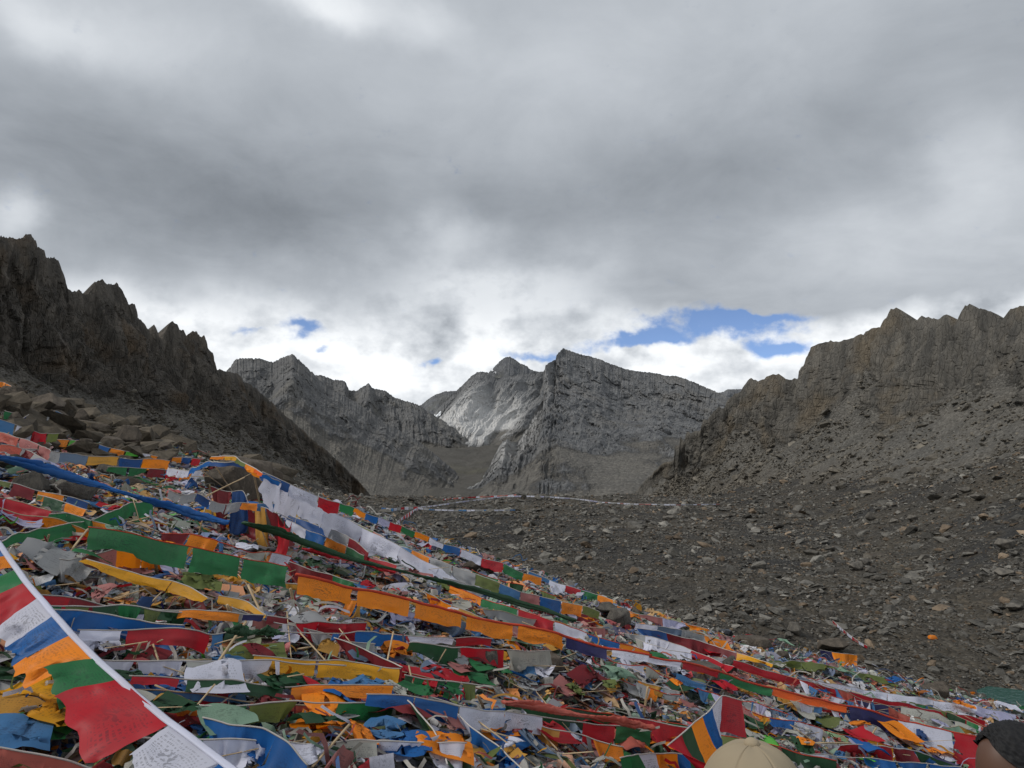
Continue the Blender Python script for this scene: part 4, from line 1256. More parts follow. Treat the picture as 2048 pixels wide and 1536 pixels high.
fs('crumpled blue banner at bottom left of centre', z1((1190, 985), (1350, 1030), (1550, 1060), (1690, 1150), (1800, 1270)), ['blue', 'blue', 'blue'], .30, .32, wind=(-1, -3, 0), gap=0.)
fs('grey plain panel string above the yellow sweep', za((700, 1440), (900, 1400), (1260, 1330), (1570, 1250), (1650, 1240), (1870, 1320), (2050, 1410)), [('grey_white', 1.2), ('pink', 1.2), ('orange', 1.2), ('orange', .8)], .24, .38, cord=M_cord_w, wind=(-1, -2, 0), gap=0.)
fs('string with orange and blue flags just below the second cairn', zb((-100, 1110), (210, 1115), (580, 1210), (600, 1230), (940, 1330), (1190, 1340), (1460, 1420)), [('dark_red', 1.0), ('orange', 1.2), ('sky_blue', 1.1), ('cream', .9), ('white', .8)], .22, .34, cord=M_cord_r, wind=(-1, -2, 0), gap=.01)
fs('white panels and blue flags strung across the cairn poles', zb((-20, 610), (110, 650), (300, 640), (450, 720), (620, 760), (820, 740), (940, 760), (1280, 770)), ['grey_white', 'grey_white', 'deep_blue', 'grey_white', 'grey_white', 'orange', 'sky_blue'], .26, .62, wind=(-1, -2, 0), gap=.01, px=[16, 18, 16, 18, 18, 14, 16])
fs('string of red and blue flags draping in front of the cairn hollow', zb((480, 560), (660, 610), (860, 600), (940, 780), (1120, 790), (1240, 860), (1480, 960)), ['dark_red', 'deep_blue', 'dark_red', 'gold', 'dark_red', 'red'], .40, .62, wind=(-1, -2, 0), gap=.01)
fs('string of flags wrapped over the top of the cairn boulder', zb((-20, 340), (230, 370), (340, 300), (520, 240), (700, 250), (900, 310), (1060, 390), (1330, 490)), ['white', 'white', 'blue', 'blue', 'deep_blue', 'orange', 'blue'], .20, (.7, .9, 1.2, 1.3, 1.3, 1.2, 1.1, 1.0), wind=(-2, -4, 0), gap=0., px=[14, 14, 12, 9, 8, 8, 9])
fs('yellow and orange flags wrapped across the front of the cairn boulder', zb((500, 215), (650, 185), (780, 190), (840, 250), (980, 330), (1100, 400)), ['orange', 'yellow', 'olive', 'orange', 'red_orange'], .16, 1.3, wind=(-2, -4, 0), gap=0., px=[6, 7, 7, 8, 7])
fs('faded string of rose and grey flags over the stones at left edge', z4((-20, 440), (60, 452), (160, 470), (260, 520), (330, 560)), ['pink', 'dark_red', 'grey_white', 'lavender'], .18, .24, wind=(-1, -2, 0), gap=0.)
fs('string of small bright flags near the bottom edge behind the cap', z3((-20, 1070), (60, 1050), (140, 1040), (270, 1060), (330, 1040), (480, 1010)), ['green', 'white', 'orange', 'blue', 'blue', 'orange'], .26, .34, wind=(1, -2, 0), gap=0.)
fs('white string with red flags at the bottom between the two heads', z3((920, 990), (1100, 1000), (1350, 1005), (1500, 1040), (1700, 1085)), [(None, .8), ('red', 1.0), ('dark_red', .5), ('dark_green', 1.0)], .26, .30, wind=(-1, -2, 0))
fs('blue and white flags on the bottom edge between the two heads', z3((900, 1045), (1060, 1060), (1250, 1075), (1500, 1088), (1720, 1110)), ['white', 'grey_white', 'blue', 'blue', 'blue'], .24, .30, wind=(-1, -3, 0))


# the edge of the flag litter, traced in the photograph: litter lies below this line
EDGE = [(-60, 812), (60, 845), (180, 878), (330, 900), (480, 925), (560, 960), (700, 1010), (850, 1075), (1000, 1125), (1130, 1165), (1230, 1200), (1340, 1235), (1480, 1270), (1600, 1310),
        (1700, 1335), (1800, 1365), (1900, 1385), (2060, 1405)]
EX, EY = np.array(EDGE).T
MARKS = [(970, 1345, 'the rounded dark boulder'), (1515, 1500, 'the beige cap'), (2010, 1480, 'the black haired head'), (470, 950, 'the flagged cairn'), (505, 1060, 'the small second cairn'),
         (250, 1370, 'the nearest white tape'), (650, 1165, 'the leftmost big orange flag'), (900, 1225, 'the middle big orange flag'), (1190, 1300, 'the navy flag of the orange string'),
         (640, 1330, 'the two golden yellow flags'), (760, 1085, 'the long white banner'), (1456, 1262, 'the black bag'), (1505, 1290, 'the low tan slab'), (1685, 1300, 'the tan slab at the rubble edge'),
         (1410, 1358, 'the flat grey slab'), (1880, 1385, 'the squared boulder at right'), (130, 985, 'the big grey boulder at left'), (1420, 1430, 'the peaked flags'), (200, 965, 'the blue twisted banner'),
         (400, 1105, 'the three broad green flags'), (150, 1058, 'the crossing green banner'), (1700, 1388, 'the long red banner'), (1800, 1455, 'the printed white flag at lower right'),
         (860, 1440, 'the folded olive banner'), (560, 1480, 'the crumpled blue banner'), (60, 1012, 'the large bright red flags'), (330, 1160, 'the yellow sweep'), (640, 1375, 'the long orange flag'),
         (770, 1272, 'the drooping blue flag'), (310, 1268, 'the wavy red flag'), (960, 1430, 'the low printed white flags'), (1080, 1232, 'the white flag above the orange string'), (880, 1312, 'the log shaped stone'),
         (1160, 1420, 'the long dark green banner'), (1580, 1440, 'the grey printed banner'), (1080, 1335, 'the dark flat stone'), (960, 1135, 'the brown stone at the slope edge'), (1240, 1237, 'the grey stone near the slope edge')]
USED = set()


def place_label(what, x_, y_, marks):
    ms_ = sorted(marks, key=lambda m: (m[0] - x_) ** 2 + (1.6 * (m[1] - y_)) ** 2)
    for near_w, far_w in (('just ', ''), ('', 'well ')):
        for m in ms_[:7]:
            dx, dy = x_ - m[0], y_ - m[1]
            rels = []
            hx = 'right of' if dx > 0 else 'left of'; vy = 'below' if dy > 0 else 'above'
            if abs(dx) > 2.5 * abs(dy):
                rels = [hx]
            elif abs(dy) > 2.5 * abs(dx):
                rels = [vy]
            else:
                rels = ['%s and %s' % (vy, hx)]
            far = math.hypot(dx, dy)
            q = near_w if far < 70 else far_w if far > 170 else ''
            for r_ in rels:
                lab = '%s %s%s %s' % (what, q, r_, m[2])
                if lab not in USED and len(lab.split()) <= 16:
                    USED.add(lab); return lab
    return '%s %s %s' % (what, 'near', ms_[0][2])



# ---- many more low lines, lying between the named ones -------------------------------
FIL = [['grey_white', 'grey_white', 'pink'], ['blue', 'white', 'red', 'green', 'yellow'], ['white', 'cream', 'white'], ['dark_red', 'grey_white', 'olive'], ['orange', 'gold', 'grey_white'],
       ['sky_blue', 'lavender', 'pink', 'pale_green', 'gold'], ['red', 'dark_red', 'red'], ['green', 'olive', 'dark_green'], ['grey_blue', 'sky_blue', 'lavender'], ['gold', 'cream', 'gold'], ['coral', 'white', 'sky_blue']]
FNM = ['greyish and pink', 'mixed five colour', 'off white', 'dull red, grey and olive', 'orange, gold and grey', 'pale mixed', 'red', 'green', 'pale blue', 'gold and cream', 'coral, white and light blue']
k = 0
while k < 34:
    x_ = random.uniform(-40, 1950); e_ = float(np.interp(x_, EX, EY)); y_ = e_ + 18 + (1500 - e_) * random.random() ** 1.15
    if y_ > 1505:
        continue
    f_ = (y_ - e_) / 500.0
    sl_ = .30 * (1 - f_) + .07 + random.gauss(0, .05)
    L_ = random.uniform(150, 420) * (.55 + f_)
    n_ = random.randint(3, 7)
    pix = [(x_ + L_ * i / 5, y_ + sl_ * L_ * i / 5 + random.gauss(0, 4)) for i in range(6)]
    if pix[-1][1] > 1530 or pix[-1][0] > 2080:
        continue
    j = random.randrange(len(FIL))
    cs_ = [(FIL[j][(i + k) % len(FIL[j])] if random.random() > .12 else None, random.uniform(.7, 1.3)) for i in range(n_)]
    fs(place_label('low string of %s flags' % FNM[j], pix[2][0], pix[2][1], MARKS), pix, cs_, random.uniform(.12, .24), random.uniform(.22, .34), cord=random.choice((M_cord_w, M_cord_t, M_cord_r)),
       wind=(-1, -2.5, 0), gap=.015, group='low flag strings between the others')
    k += 1

fs('small orange flags highest on the boulders at the left edge', z4((-20, 62), (20, 70), (75, 98)), ['orange', 'orange'], .2, .3, px=[10, 12])
fs('short orange and white string on the boulders at the left edge', z4((-20, 160), (30, 168), (85, 195)), ['white', 'orange', 'orange'], .2, .3, px=[10, 12, 10])
fs('small green, gold and navy string among the left boulders', z4((30, 235), (75, 250), (120, 285), (170, 260)), ['green', 'pale_green', 'gold', 'navy'], .2, .35, px=[16, 14, 16, 22])
fs('little string of blue, orange and white flags beside the tallest boulder', z4((290, 240), (330, 238), (380, 265), (440, 300)), ['gold', 'sky_blue', 'orange', 'white'], .2, .3, px=[12, 12, 12, 10])


def twisted(label, pix, cname, rad, lift=.4, name='twisted_flag_line', depth=None, parts=None):
    root = bpy.data.objects.new(name, None); COL.objects.link(root); tag(root, label, 'prayer flags')
    pts = []
    for i, (px, py) in enumerate(pix):
        lf = lift if np.isscalar(lift) else np.interp(i / max(1, len(pix) - 1), np.linspace(0, 1, len(lift)), lift)
        h_ = ground_hit(px, py, lf, 2.0, 60.)
        pts.append(h_ if h_ is not None and h_[1] < 26 else ray(px, py) * 16.)
    pts = np.array(pts); d_ = pts[:, 1].copy()
    for _ in range(5):
        d_[1:-1] = .25 * d_[:-2] + .5 * d_[1:-1] + .25 * d_[2:]
    pts = pts / pts[:, 1:2] * d_[:, None]
    path, cum = smooth_path(pts, 200)
    k = np.arange(200) * .45
    for s in (0, 1, 2):
        ph = s * 2.1 + 1.2 * np.sin(k * .05 + s)
        off = .42 * rad * np.stack([np.cos(k * .055 + ph), .3 * np.sin(k * .09 + s), np.sin(k * .055 + ph)], -1)
        off = off + .25 * rad * np.stack([fbm(xyz(k * .12, s * 5., j * 3.), 3) for j in range(3)], -1)
        r_ = rad * (.55 + .22 * np.sin(k * .11 + s * 1.7) * np.sin(k * .043 + 1. + s) + .25 * fbm(xyz(k * .16, s * 9., 2.), 3))
        link('twisted_cloth', tube_mesh('twisted_cloth', path + off, np.maximum(r_, .2 * rad), MC[cname], 12, .5, .03, .8), None, root)
    return root


twisted('taut blue twisted banner crossing the upper left', z4((-40, 498), (300, 590), (600, 670), (900, 770), (1090, 830), (1330, 890)), 'blue', .030, (.75, .7, .7, .7))
twisted('dark green twisted banner running from the second cairn down right', z5((-20, 485), (150, 535), (300, 590), (600, 690), (880, 760), (1180, 840), (1480, 925), (1750, 1000), (1900, 1055)), 'dark_green', .028, (.7, .5, .45, .4, .35))
twisted('red rolled banner beside the dark green twist', z5((310, 635), (430, 665), (600, 700), (720, 735), (840, 770)), 'red', .026, .3)
twisted('brown red rolled banner at lower right of centre', z2((1200, 890), (1500, 930), (1800, 990), (2060, 1035)), 'coral', .026, .28)
twisted('rolled dark green banner lying above the long orange flag', z1((1340, 468), (1480, 472), (1620, 478)), 'dark_green', .028, .36)

# ---- simulate every flag at once --------------------------------------------------
N_ = len(PEND)
P0 = np.empty((N_, R_FLAG, C_FLAG, 3)); RU = np.empty(N_); RV = np.empty(N_); WD = np.empty((N_, 3))
for i, (root, top, dr, cname, wd, wl, whole) in enumerate(PEND):
    hd = np.array([0, 0, -9.8]) + wd; hd /= np.linalg.norm(hd)
    L_ = np.linalg.norm(np.diff(top, axis=0), axis=1).sum()
    RU[i] = L_ / (C_FLAG - 1) * random.uniform(1.04, 1.16); RV[i] = dr / (R_FLAG - 1); WD[i] = wd
    P0[i] = top[None] + (hd * dr)[None, None] * np.linspace(0, 1, R_FLAG)[:, None, None]
P0[:, 1:] += RNG.normal(0, .012, P0[:, 1:].shape)
OFFS = RNG.uniform(.02, .06, (N_, 1, 1))
PM = np.ones((N_, C_FLAG), bool)
WELD = np.array([i for i in range(N_ - 1) if PEND[i][5] and PEND[i + 1][0] is PEND[i][0]])
for i in range(N_):
    r_ = random.random() + (1 if PEND[i][6] else 0)
    if r_ < .07:
        PM[i, 3:] = False
    elif r_ < .14:
        PM[i, :-3] = False
    elif r_ < .22:
        PM[i] = False; PM[i, ::6] = True; PM[i, -1] = True
WD = WD + RNG.normal(0, 1.6, WD.shape)
PF = simulate(P0, RU, RV, True, WD, steps=60, iters=3, bend=.03, turb=9.0, pmask=PM, weld=WELD, collide=lambda p: litter_top(p[..., 0], p[..., 1]) + OFFS)
vv_ = np.linspace(0, 1, R_FLAG)[None, :, None]
rip = fbm(np.stack([PF[..., 0] * 5 + np.arange(N_)[:, None, None] * (WELD.size < 0), PF[..., 1] * 5, PF[..., 2] * 5], -1), 3)
PF[..., 1] -= .055 * rip * vv_; PF[..., 0] += .03 * np.roll(rip, 2, 2) * vv_; PF[..., 2] += .03 * np.maximum(rip, 0) * vv_
for i, (root, top, dr, cname, wd, wl, whole) in enumerate(PEND):
    link('flag', cloth_mesh('flag', PF[i], MC[cname]), None, root)

# ================================================================= loose flags
LIT = [('blue', 8), ('deep_blue', 7), ('sky_blue', 8), ('white', 17), ('cream', 12), ('grey_white', 16), ('lavender', 7), ('red', 9), ('dark_red', 10), ('pink', 10),
       ('green', 6), ('dark_green', 9), ('olive', 9), ('pale_green', 8), ('orange', 9), ('yellow', 8), ('gold', 7), ('grey_blue', 6), ('navy', 3), ('coral', 3), ('lime', 1)]
LN = [a for a, b_ in LIT]; LW = np.array([b_ for a, b_ in LIT], float); LW /= LW.sum()


def crumple(n_, size_u, size_v, squash, R_=9, C_=11, seed=0, collide=None, centre=None, yaw=None, steps=60):
    """cloths pushed together so that they buckle, then dropped"""
    ru = size_u / (C_ - 1); rv = size_v / (R_ - 1)
    u, v_ = np.meshgrid(np.linspace(-.5, .5, C_), np.linspace(-.5, .5, R_))
    X_ = u[None] * (size_u * squash[:, 0])[:, None, None]; Y_ = v_[None] * (size_v * squash[:, 1])[:, None, None]
    ca, sa_ = np.cos(yaw)[:, None, None], np.sin(yaw)[:, None, None]
    P_ = np.stack([X_ * ca - Y_ * sa_, X_ * sa_ + Y_ * ca, 0 * X_], -1)
    nz = fbm(np.stack([X_ * 7, Y_ * 7, np.broadcast_to((np.arange(n_) * 3.7)[:, None, None], X_.shape)], -1), 3)
    P_[..., 2] = .12 + .20 * nz + .05 * fbm(np.stack([X_ * 19, Y_ * 19, np.broadcast_to((np.arange(n_) * 5.1)[:, None, None], X_.shape)], -1), 2)
    P_[..., :2] += .09 * np.stack([fbm(P_ * 6 + 3.3 + np.arange(n_)[:, None, None, None], 2), fbm(P_ * 6 + 8.1 + np.arange(n_)[:, None, None, None], 2)], -1)
    P_ = P_ + centre[:, None, None, :]
    return simulate(P_, ru, rv, False, np.zeros((n_, 3)), steps=steps, iters=4, collide=collide, damp=.86, bend=0)


# largest loose flags first: (pixel, colour, width, height, squash, yaw)
hero = [(z2((640, 790))[0], 'red', .55, .40, .55, .4), (z2((850, 820))[0], 'red', .45, .35, .6, 1.0), (z2((330, 960))[0], 'blue', .60, .35, .6, .1), (z2((560, 600))[0], 'orange', .5, .3, .5, .8),
        (z2((310, 1120))[0], 'gold', .45, .45, .75, .6), (z2((110, 1110))[0], 'orange', .35, .35, .7, .2), (z2((140, 1010))[0], 'orange', .35, .28, .7, .5), (z2((1150, 1230))[0], 'gold', .45, .35, .7, .3),
        (z2((1240, 1080))[0], 'blue', .55, .40, .75, .9), (z2((840, 1260))[0], 'orange', .4, .3, .7, .0), (z2((600, 1240))[0], 'blue', .5, .3, .6, .2), (z2((1010, 800))[0], 'green', .6, .3, .6, .5),
        (z1((1260, 890))[0], 'white', .40, .35, .8, .3), (z1((1110, 1010))[0], 'red', .50, .45, .65, .2), (z1((290, 900))[0], 'yellow', .40, .32, .65, 1.3), (z1((380, 1130))[0], 'yellow', .45, .30, .55, 1.2),
        (z1((150, 1130))[0], 'green', .60, .35, .65, .3), (z1((130, 1040))[0], 'gold', .5, .3, .6, .1), (z1((70, 1230))[0], 'sky_blue', .4, .35, .7, .4), (z1((780, 1110))[0], 'pink', .4, .35, .7, .8),
        (z1((1340, 700))[0], 'sky_blue', .35, .30, .85, 1.2), (z1((1500, 680))[0], 'olive', .55, .40, .7, .5), (z1((1640, 920))[0], 'dark_green', .5, .3, .6, .9), (z1((940, 850))[0], 'blue', .5, .3, .6, .6),
        (z1((1180, 300))[0], 'olive', .5, .3, .6, .5), (z1((90, 930))[0], 'grey_white', .5, .4, .8, .1), (z1((1330, 1140))[0], 'pale_green', .3, .25, .8, .5), (z1((400, 620))[0], 'white', .5, .3, .6, .2),
        (z1((240, 120))[0], 'grey_white', .45, .4, .75, .3), (z1((1110, 110))[0], 'sky_blue', .35, .3, .8, .2), (z4((480, 1040))[0], 'red', .40, .36, .9, .6), (z4((640, 1010))[0], 'pale_green', .45, .4, .8, .3),
        (z4((850, 690))[0], 'green', .4, .4, .7, 1.0), (z4((560, 810))[0], 'sky_blue', .4, .25, .8, 1.5), (z4((640, 820))[0], 'red', .4, .25, .85, .2), (z4((120, 910))[0], 'lavender', .55, .4, .8, .2),
        (z4((1280, 910))[0], 'blue', .6, .45, .9, .1), (z4((1540, 880))[0], 'pale_green', .5, .35, .9, .2), (z4((1460, 840))[0], 'blue', .4, .3, .7, .2), (z4((1180, 900))[0], 'yellow', .4, .3, .7, .6),
        (z3((1420, 1000))[0], 'orange', .45, .38, .7, .4), (z3((1210, 1010))[0], 'red', .5, .3, .65, .2), (z3((370, 1050))[0], 'blue', .5, .35, .65, .1), (z3((220, 1060))[0], 'orange', .35, .3, .7, .9),
        (z3((650, 930))[0], 'dark_green', .3, .25, .7, 1.3), (z3((700, 900))[0], 'orange', .35, .22, .8, 1.2), (z3((930, 830))[0], 'cream', .5, .45, .75, .5), (z3((1030, 880))[0], 'olive', .45, .35, .7, .3),
        (z3((340, 720))[0], 'sky_blue', .45, .35, .6, 1.2), (z3((560, 870))[0], 'pink', .45, .40, .75, .2), (z3((500, 750))[0], 'red', .35, .3, .75, .4), (z3((1380, 690))[0], 'blue', .5, .25, .6, .1),
        (z3((1620, 660))[0], 'lime', .5, .28, .7, .1), (z3((1740, 830))[0], 'orange', .5, .25, .7, .1), (z3((1980, 830))[0], 'white', .5, .35, .8, .3), (z3((2020, 770))[0], 'green', .6, .25, .8, .2),
        (z3((160, 1020))[0], 'orange', .35, .3, .7, .5), (z3((60, 980))[0], 'dark_red', .4, .3, .7, .3), (z3((470, 560))[0], 'red', .45, .3, .7, .2), (z3((160, 590))[0], 'green', .45, .3, .65, .2),
        (z3((820, 500))[0], 'pale_green', .4, .3, .7, .2), (z3((1260, 1080))[0], 'blue', .45, .3, .65, .2), (z3((1480, 1075))[0], 'blue', .4, .3, .65, .2), (z3((1230, 1110))[0], 'lime', .3, .2, .8, .9),
        (z2((1480, 1180))[0], 'red', .35, .3, .8, .7), (z2((1690, 1080))[0], 'red', .5, .4, .75, .2), (z2((1920, 1170))[0], 'coral', .4, .3, .8, .6), (z2((1560, 870))[0], 'pink', .35, .3, .8, .9),
        (z2((1680, 810))[0], 'dark_red', .5, .3, .7, .9), (z2((1870, 790))[0], 'pale_green', .5, .35, .75, .4), (z2((1300, 730))[0], 'sky_blue', .45, .3, .65, .2), (z2((1100, 760))[0], 'green', .5, .3, .6, .5),
        (z2((1700, 450))[0], 'orange', .4, .28, .8, .4), (z2((1290, 540))[0], 'pale_green', .5, .35, .75, .2), (z2((640, 180))[0], 'pink', .8, .3, .6, .3), (z2((830, 240))[0], 'olive', .5, .35, .7, .4),
        (z2((450, 1100))[0], 'sky_blue', .4, .25, .6, 1.0), (z2((530, 1180))[0], 'pale_green', .35, .2, .7, .9), (z2((590, 1010))[0], 'dark_red', .4, .3, .7, 1.0), (z2((430, 1190))[0], 'lime', .3, .2, .7, .8)]
NH = len(hero); NL = 300 - 24
px_ = np.concatenate([[h[0][0] for h in hero], np.zeros(NL - NH)]); py_ = np.concatenate([[h[0][1] for h in hero], np.zeros(NL - NH)])
k = NH
while k < NL:
    x_ = random.uniform(-10, 2050); e_ = np.interp(x_, EX, EY)
    y_ = e_ + 25 + (1530 - e_ - 25) * random.random() ** .7
    px_[k], py_[k] = x_, y_; k += 1
ctr = []
for a, b_ in zip(px_, py_):
    h_ = ground_hit(a, b_, .06, 2., 30.)
    ctr.append(h_ if h_ is not None else ray(a, b_) * 14)
ctr = np.array(ctr)
names = [h[1] for h in hero] + list(RNG.choice(LN, NL - NH, p=LW))
su = np.array([h[2] for h in hero] + list(RNG.uniform(.24, .50, NL - NH))); su[NH:] *= .72; su[:NH] *= .85; sv_ = np.array([h[3] for h in hero] + list(RNG.uniform(.13, .26, NL - NH)))
sq = np.concatenate([[(h[4], min(1, h[4] + .15)) for h in hero], RNG.uniform(.38, .75, (NL - NH, 2))])
yw = np.concatenate([[h[5] for h in hero], RNG.uniform(-.6, 2.2, NL - NH)])
LOFF = RNG.uniform(.05, .13, (NL, 1, 1))
LP = crumple(NL, su, sv_, sq, centre=ctr, yaw=yw, collide=lambda p: litter_top(p[..., 0], p[..., 1]) + LOFF)
NICE = {k: k.replace('_', ' ') for k in PAL}
for i in range(NL):
    d_ = ctr[i, 1]
    qx_, qy_ = px_of(LP[i].mean((0, 1)))
    if not (-20 < qx_ < 2068 and qy_ < 1560):
        continue
    lab_ = place_label('crumpled %s flag' % NICE[names[i]], qx_, qy_, MARKS)
    link('loose_prayer_flag', cloth_mesh('loose_prayer_flag', LP[i], MC[names[i]]), None, None,
         lab_, 'prayer flag', 'loose flags lying on the slope')

# ---- the litter beneath: thousands of rags, nobody could count them ---------------
RAGS = bpy.data.collections.new('rag_pieces')
NR = 56
rs = crumple(NR, RNG.uniform(.34, .70, NR), RNG.uniform(.20, .42, NR), RNG.uniform(.30, .72, (NR, 2)), R_=10, C_=14, steps=34, centre=np.zeros((NR, 3)), yaw=np.zeros(NR),
             collide=lambda p: .03 * np.sin(p[..., 0] * 23) * np.cos(p[..., 1] * 19))
for i in range(NR):
    V = rs[i] - rs[i].mean((0, 1)) * [1, 1, 0]
    RAGS.objects.link(bpy.data.objects.new('rag_%02d' % i, cloth_mesh('rag_%02d' % i, V, M_litter)))


n = 84000
yy = 2.6 * np.exp(RNG.uniform(0, math.log(19 / 2.6), n)); xx = RNG.uniform(-.86, .86, n) * yy
zz_ = bil(HG, xx, yy)
qx, qy = px_of(np.stack([xx, yy, zz_], -1))
m_ = qy - np.interp(qx, EX, EY)
patch = fbm(xyz(xx, yy, 3) * .5, 3)
keep = RNG.uniform(0, 1, n) < np.clip(m_ / 26 + .15 + .5 * patch, 0, 1) * np.where((qx < 330) & (qy < 1010), .62, 1.0)
keep &= ~((xx > -.8) & (yy < 3.2))
xx, yy, zz_ = xx[keep], yy[keep], zz_[keep]; n = len(xx)
ci = RNG.choice(len(LN), n, p=LW)
rgb = np.array([PAL[a] for a in LN])[ci]
worn = RNG.beta(1.8, 1.3, (n, 1)) * .9
rgb = rgb * (1 - worn) + worn * (.34 * rgb + .66 * np.array([[.36, .355, .34]]))
rgb = np.clip(rgb * RNG.uniform(.85, 1.55, (n, 1)), 0, .9)
sc_ = (RNG.uniform(.30, .78, (n, 1)) * np.clip(.62 + yy[:, None] * .05, .5, 1.1)) * np.array([[1, 1, .75]])
gz = bil(LUMP, xx, yy) * RNG.uniform(.1, .9, n) - .035
rot = RNG.normal(0, .24, (n, 3)); rot[:, 1] += .30; rot[:, 2] = np.where(RNG.uniform(size=n) < .6, RNG.normal(-.3, .45, n), RNG.uniform(0, 6.3, n))
scatter('flag_litter', np.stack([xx, yy, zz_ + gz], -1), rot, sc_, RNG.integers(0, NR, n), rgb, RAGS, 'dense layer of faded torn prayer flags covering the slope')

n = 24000
yy = 2.8 * np.exp(RNG.uniform(0, math.log(14 / 2.8), n)); xx = RNG.uniform(-.86, .86, n) * yy
zz_ = bil(HG, xx, yy); qx, qy = px_of(np.stack([xx, yy, zz_], -1))
keep = (qy > np.interp(qx, EX, EY) + 20) & ~((xx > -.8) & (yy < 3.2)) & ~((qx < 330) & (qy < 1010))
xx, yy, zz_ = xx[keep], yy[keep], zz_[keep]; n = len(xx)
rgb = np.array([PAL[a] for a in LN])[RNG.choice(len(LN), n, p=LW)]
worn = RNG.beta(2.2, 1.2, (n, 1)) * .9
rgb = (rgb * (1 - worn) + worn * (.25 * rgb + .75 * np.array([[.46, .45, .43]]))) * RNG.uniform(.75, 1.3, (n, 1))
rot = RNG.normal(0, .10, (n, 3)); rot[:, 1] += .30; rot[:, 2] = RNG.normal(-.2, .7, n)
scatter('old_flag_layer', np.stack([xx, yy, zz_ + bil(LUMP, xx, yy) * .25 - .015], -1), rot, RNG.uniform(.6, 1.1, (n, 1)) * np.array([[1.15, 1.15, .35]]), RNG.integers(0, NR, n), rgb, RAGS,
        'oldest bleached flags matted flat at the bottom of the litter')

# shreds: thin strips, cords and paper slips
SHR = bpy.data.collections.new('shred_pieces')
for i in range(12):
    r = np.random.default_rng(500 + i)
    L_ = r.uniform(.10, .34); wv_ = r.uniform(.003, .010) if i < 9 else r.uniform(.02, .045)
    if i >= 9:
        L_ = r.uniform(.05, .10)
    s_ = np.linspace(0, 1, 8)
    cx = (s_ - .5) * L_; cy = np.cumsum(r.normal(0, .02, 8)); cz = .03 + .03 * np.sin(s_ * r.uniform(3, 8) + r.uniform(0, 6))
    V = np.stack([np.stack([cx, cy - wv_, cz], -1), np.stack([cx, cy + wv_, cz + .01], -1)])
    SHR.objects.link(bpy.data.objects.new('shred_%02d' % i, cloth_mesh('shred_%02d' % i, V, M_litter)))
n = 6500
yy = 2.6 * np.exp(RNG.uniform(0, math.log(17 / 2.6), n)); xx = RNG.uniform(-.86, .86, n) * yy
zz_ = bil(HG, xx, yy); qx, qy = px_of(np.stack([xx, yy, zz_], -1))
keep = (qy > np.interp(qx, EX, EY) - 6) & ~((xx > -.8) & (yy < 3.2)) & (RNG.uniform(0, 1, n) < np.where((qx < 330) & (qy < 1010), .35, 1.0))
xx, yy, zz_ = xx[keep], yy[keep], zz_[keep]; n = len(xx)
ci = RNG.choice(len(LN), n, p=LW); rgb = np.array([PAL[a] for a in LN])[ci] * .8
pal = RNG.uniform(size=(n, 1)) < .35
rgb = np.where(pal, np.array([[.46, .44, .40]]), rgb) * RNG.uniform(.6, 1.2, (n, 1))
rot = RNG.normal(0, .45, (n, 3)); rot[:, 1] += .30; rot[:, 2] = np.where(RNG.uniform(size=n) < .6, RNG.normal(-.3, .5, n), RNG.uniform(0, 6.3, n))
scatter('shreds', np.stack([xx, yy, zz_ + bil(LUMP, xx, yy) * RNG.uniform(.5, 1.2, n)], -1), rot, np.repeat(RNG.uniform(.6, 1.4, (n, 1)), 3, 1), RNG.integers(0, 12, n), rgb, SHR,
        'torn strips, cords and paper slips among the flag litter')

# ================================================================= boulders among and beside the flags
BIG = [rock_mesh('boulder_shape_%d' % i, 40 + i, 16 + 2 * (i % 4), (.62, .8, .45, .7, .55, .9)[i % 6], True) for i in range(12)]
for m_ in BIG:
    m_.materials.append(None)


def boulder(px, py, wpx, hpx, label, shape, mat=M_stone, yaw=0.0, sink=.25, group=None, name='boulder', tilt=(0, 0), cat='boulder', dmax=300.):
    """a stone whose base meets the ground at the pixel, as wide and as high as it shows"""
    h_ = ground_hit(px, py, 0.0, 2., dmax)
    if h_ is None:
        return None
    d_ = h_[1]
    w_, t_ = wpx * d_ / F, hpx * d_ / F
    o = bpy.data.objects.new(name, BIG[shape % len(BIG)]); COL.objects.link(o)
    o.material_slots[0].link = 'OBJECT'; o.material_slots[0].material = mat
    bb = np.array([v.co for v in o.data.vertices]); ex = bb.max(0) - bb.min(0)
    o.scale = (w_ / ex[0], max(.7 * w_, .6 * t_) / ex[1], t_ * (1 + sink) / ex[2])
    o.rotation_euler = (tilt[0], tilt[1], yaw)
    o.location = (h_[0], h_[1] + .25 * w_, h_[2] + t_ * (.5 - .5 * sink))
    return tag(o, label, cat, group)


boulder(970, 1362, 70, 62, 'rounded dark boulder standing up out of the flags at lower centre', 1, M_stone, .3)
boulder(880, 1322, 120, 30, 'long log shaped grey stone left of the rounded boulder', 0, M_stone, .1)
boulder(985, 1312, 34, 16, 'small stone behind the rounded dark boulder', 3, M_stone, .8)
boulder(1085, 1348, 80, 36, 'dark flat stone right of the rounded boulder', 2, M_brown, -.2)
boulder(1405, 1372, 90, 38, 'flat grey slab lying on the flags right of centre', 2, M_stone, .1)
boulder(1463, 1352, 34, 36, 'lower stone of a two stone pile beside the long red banner', 5, M_stone, .4)
boulder(960, 1150, 66, 34, 'squarish brown stone at the upper slope edge', 3, M_brown, .1)
boulder(1243, 1252, 60, 34, 'grey stone with flags around it near the slope edge', 1, M_stone, .5)
boulder(1212, 1236, 54, 26, 'grey stone just behind its neighbour near the slope edge', 4, M_stone, .2)
boulder(1880, 1398, 62, 28, 'squared brown boulder near the lake at lower right', 5, M_brown, .15)
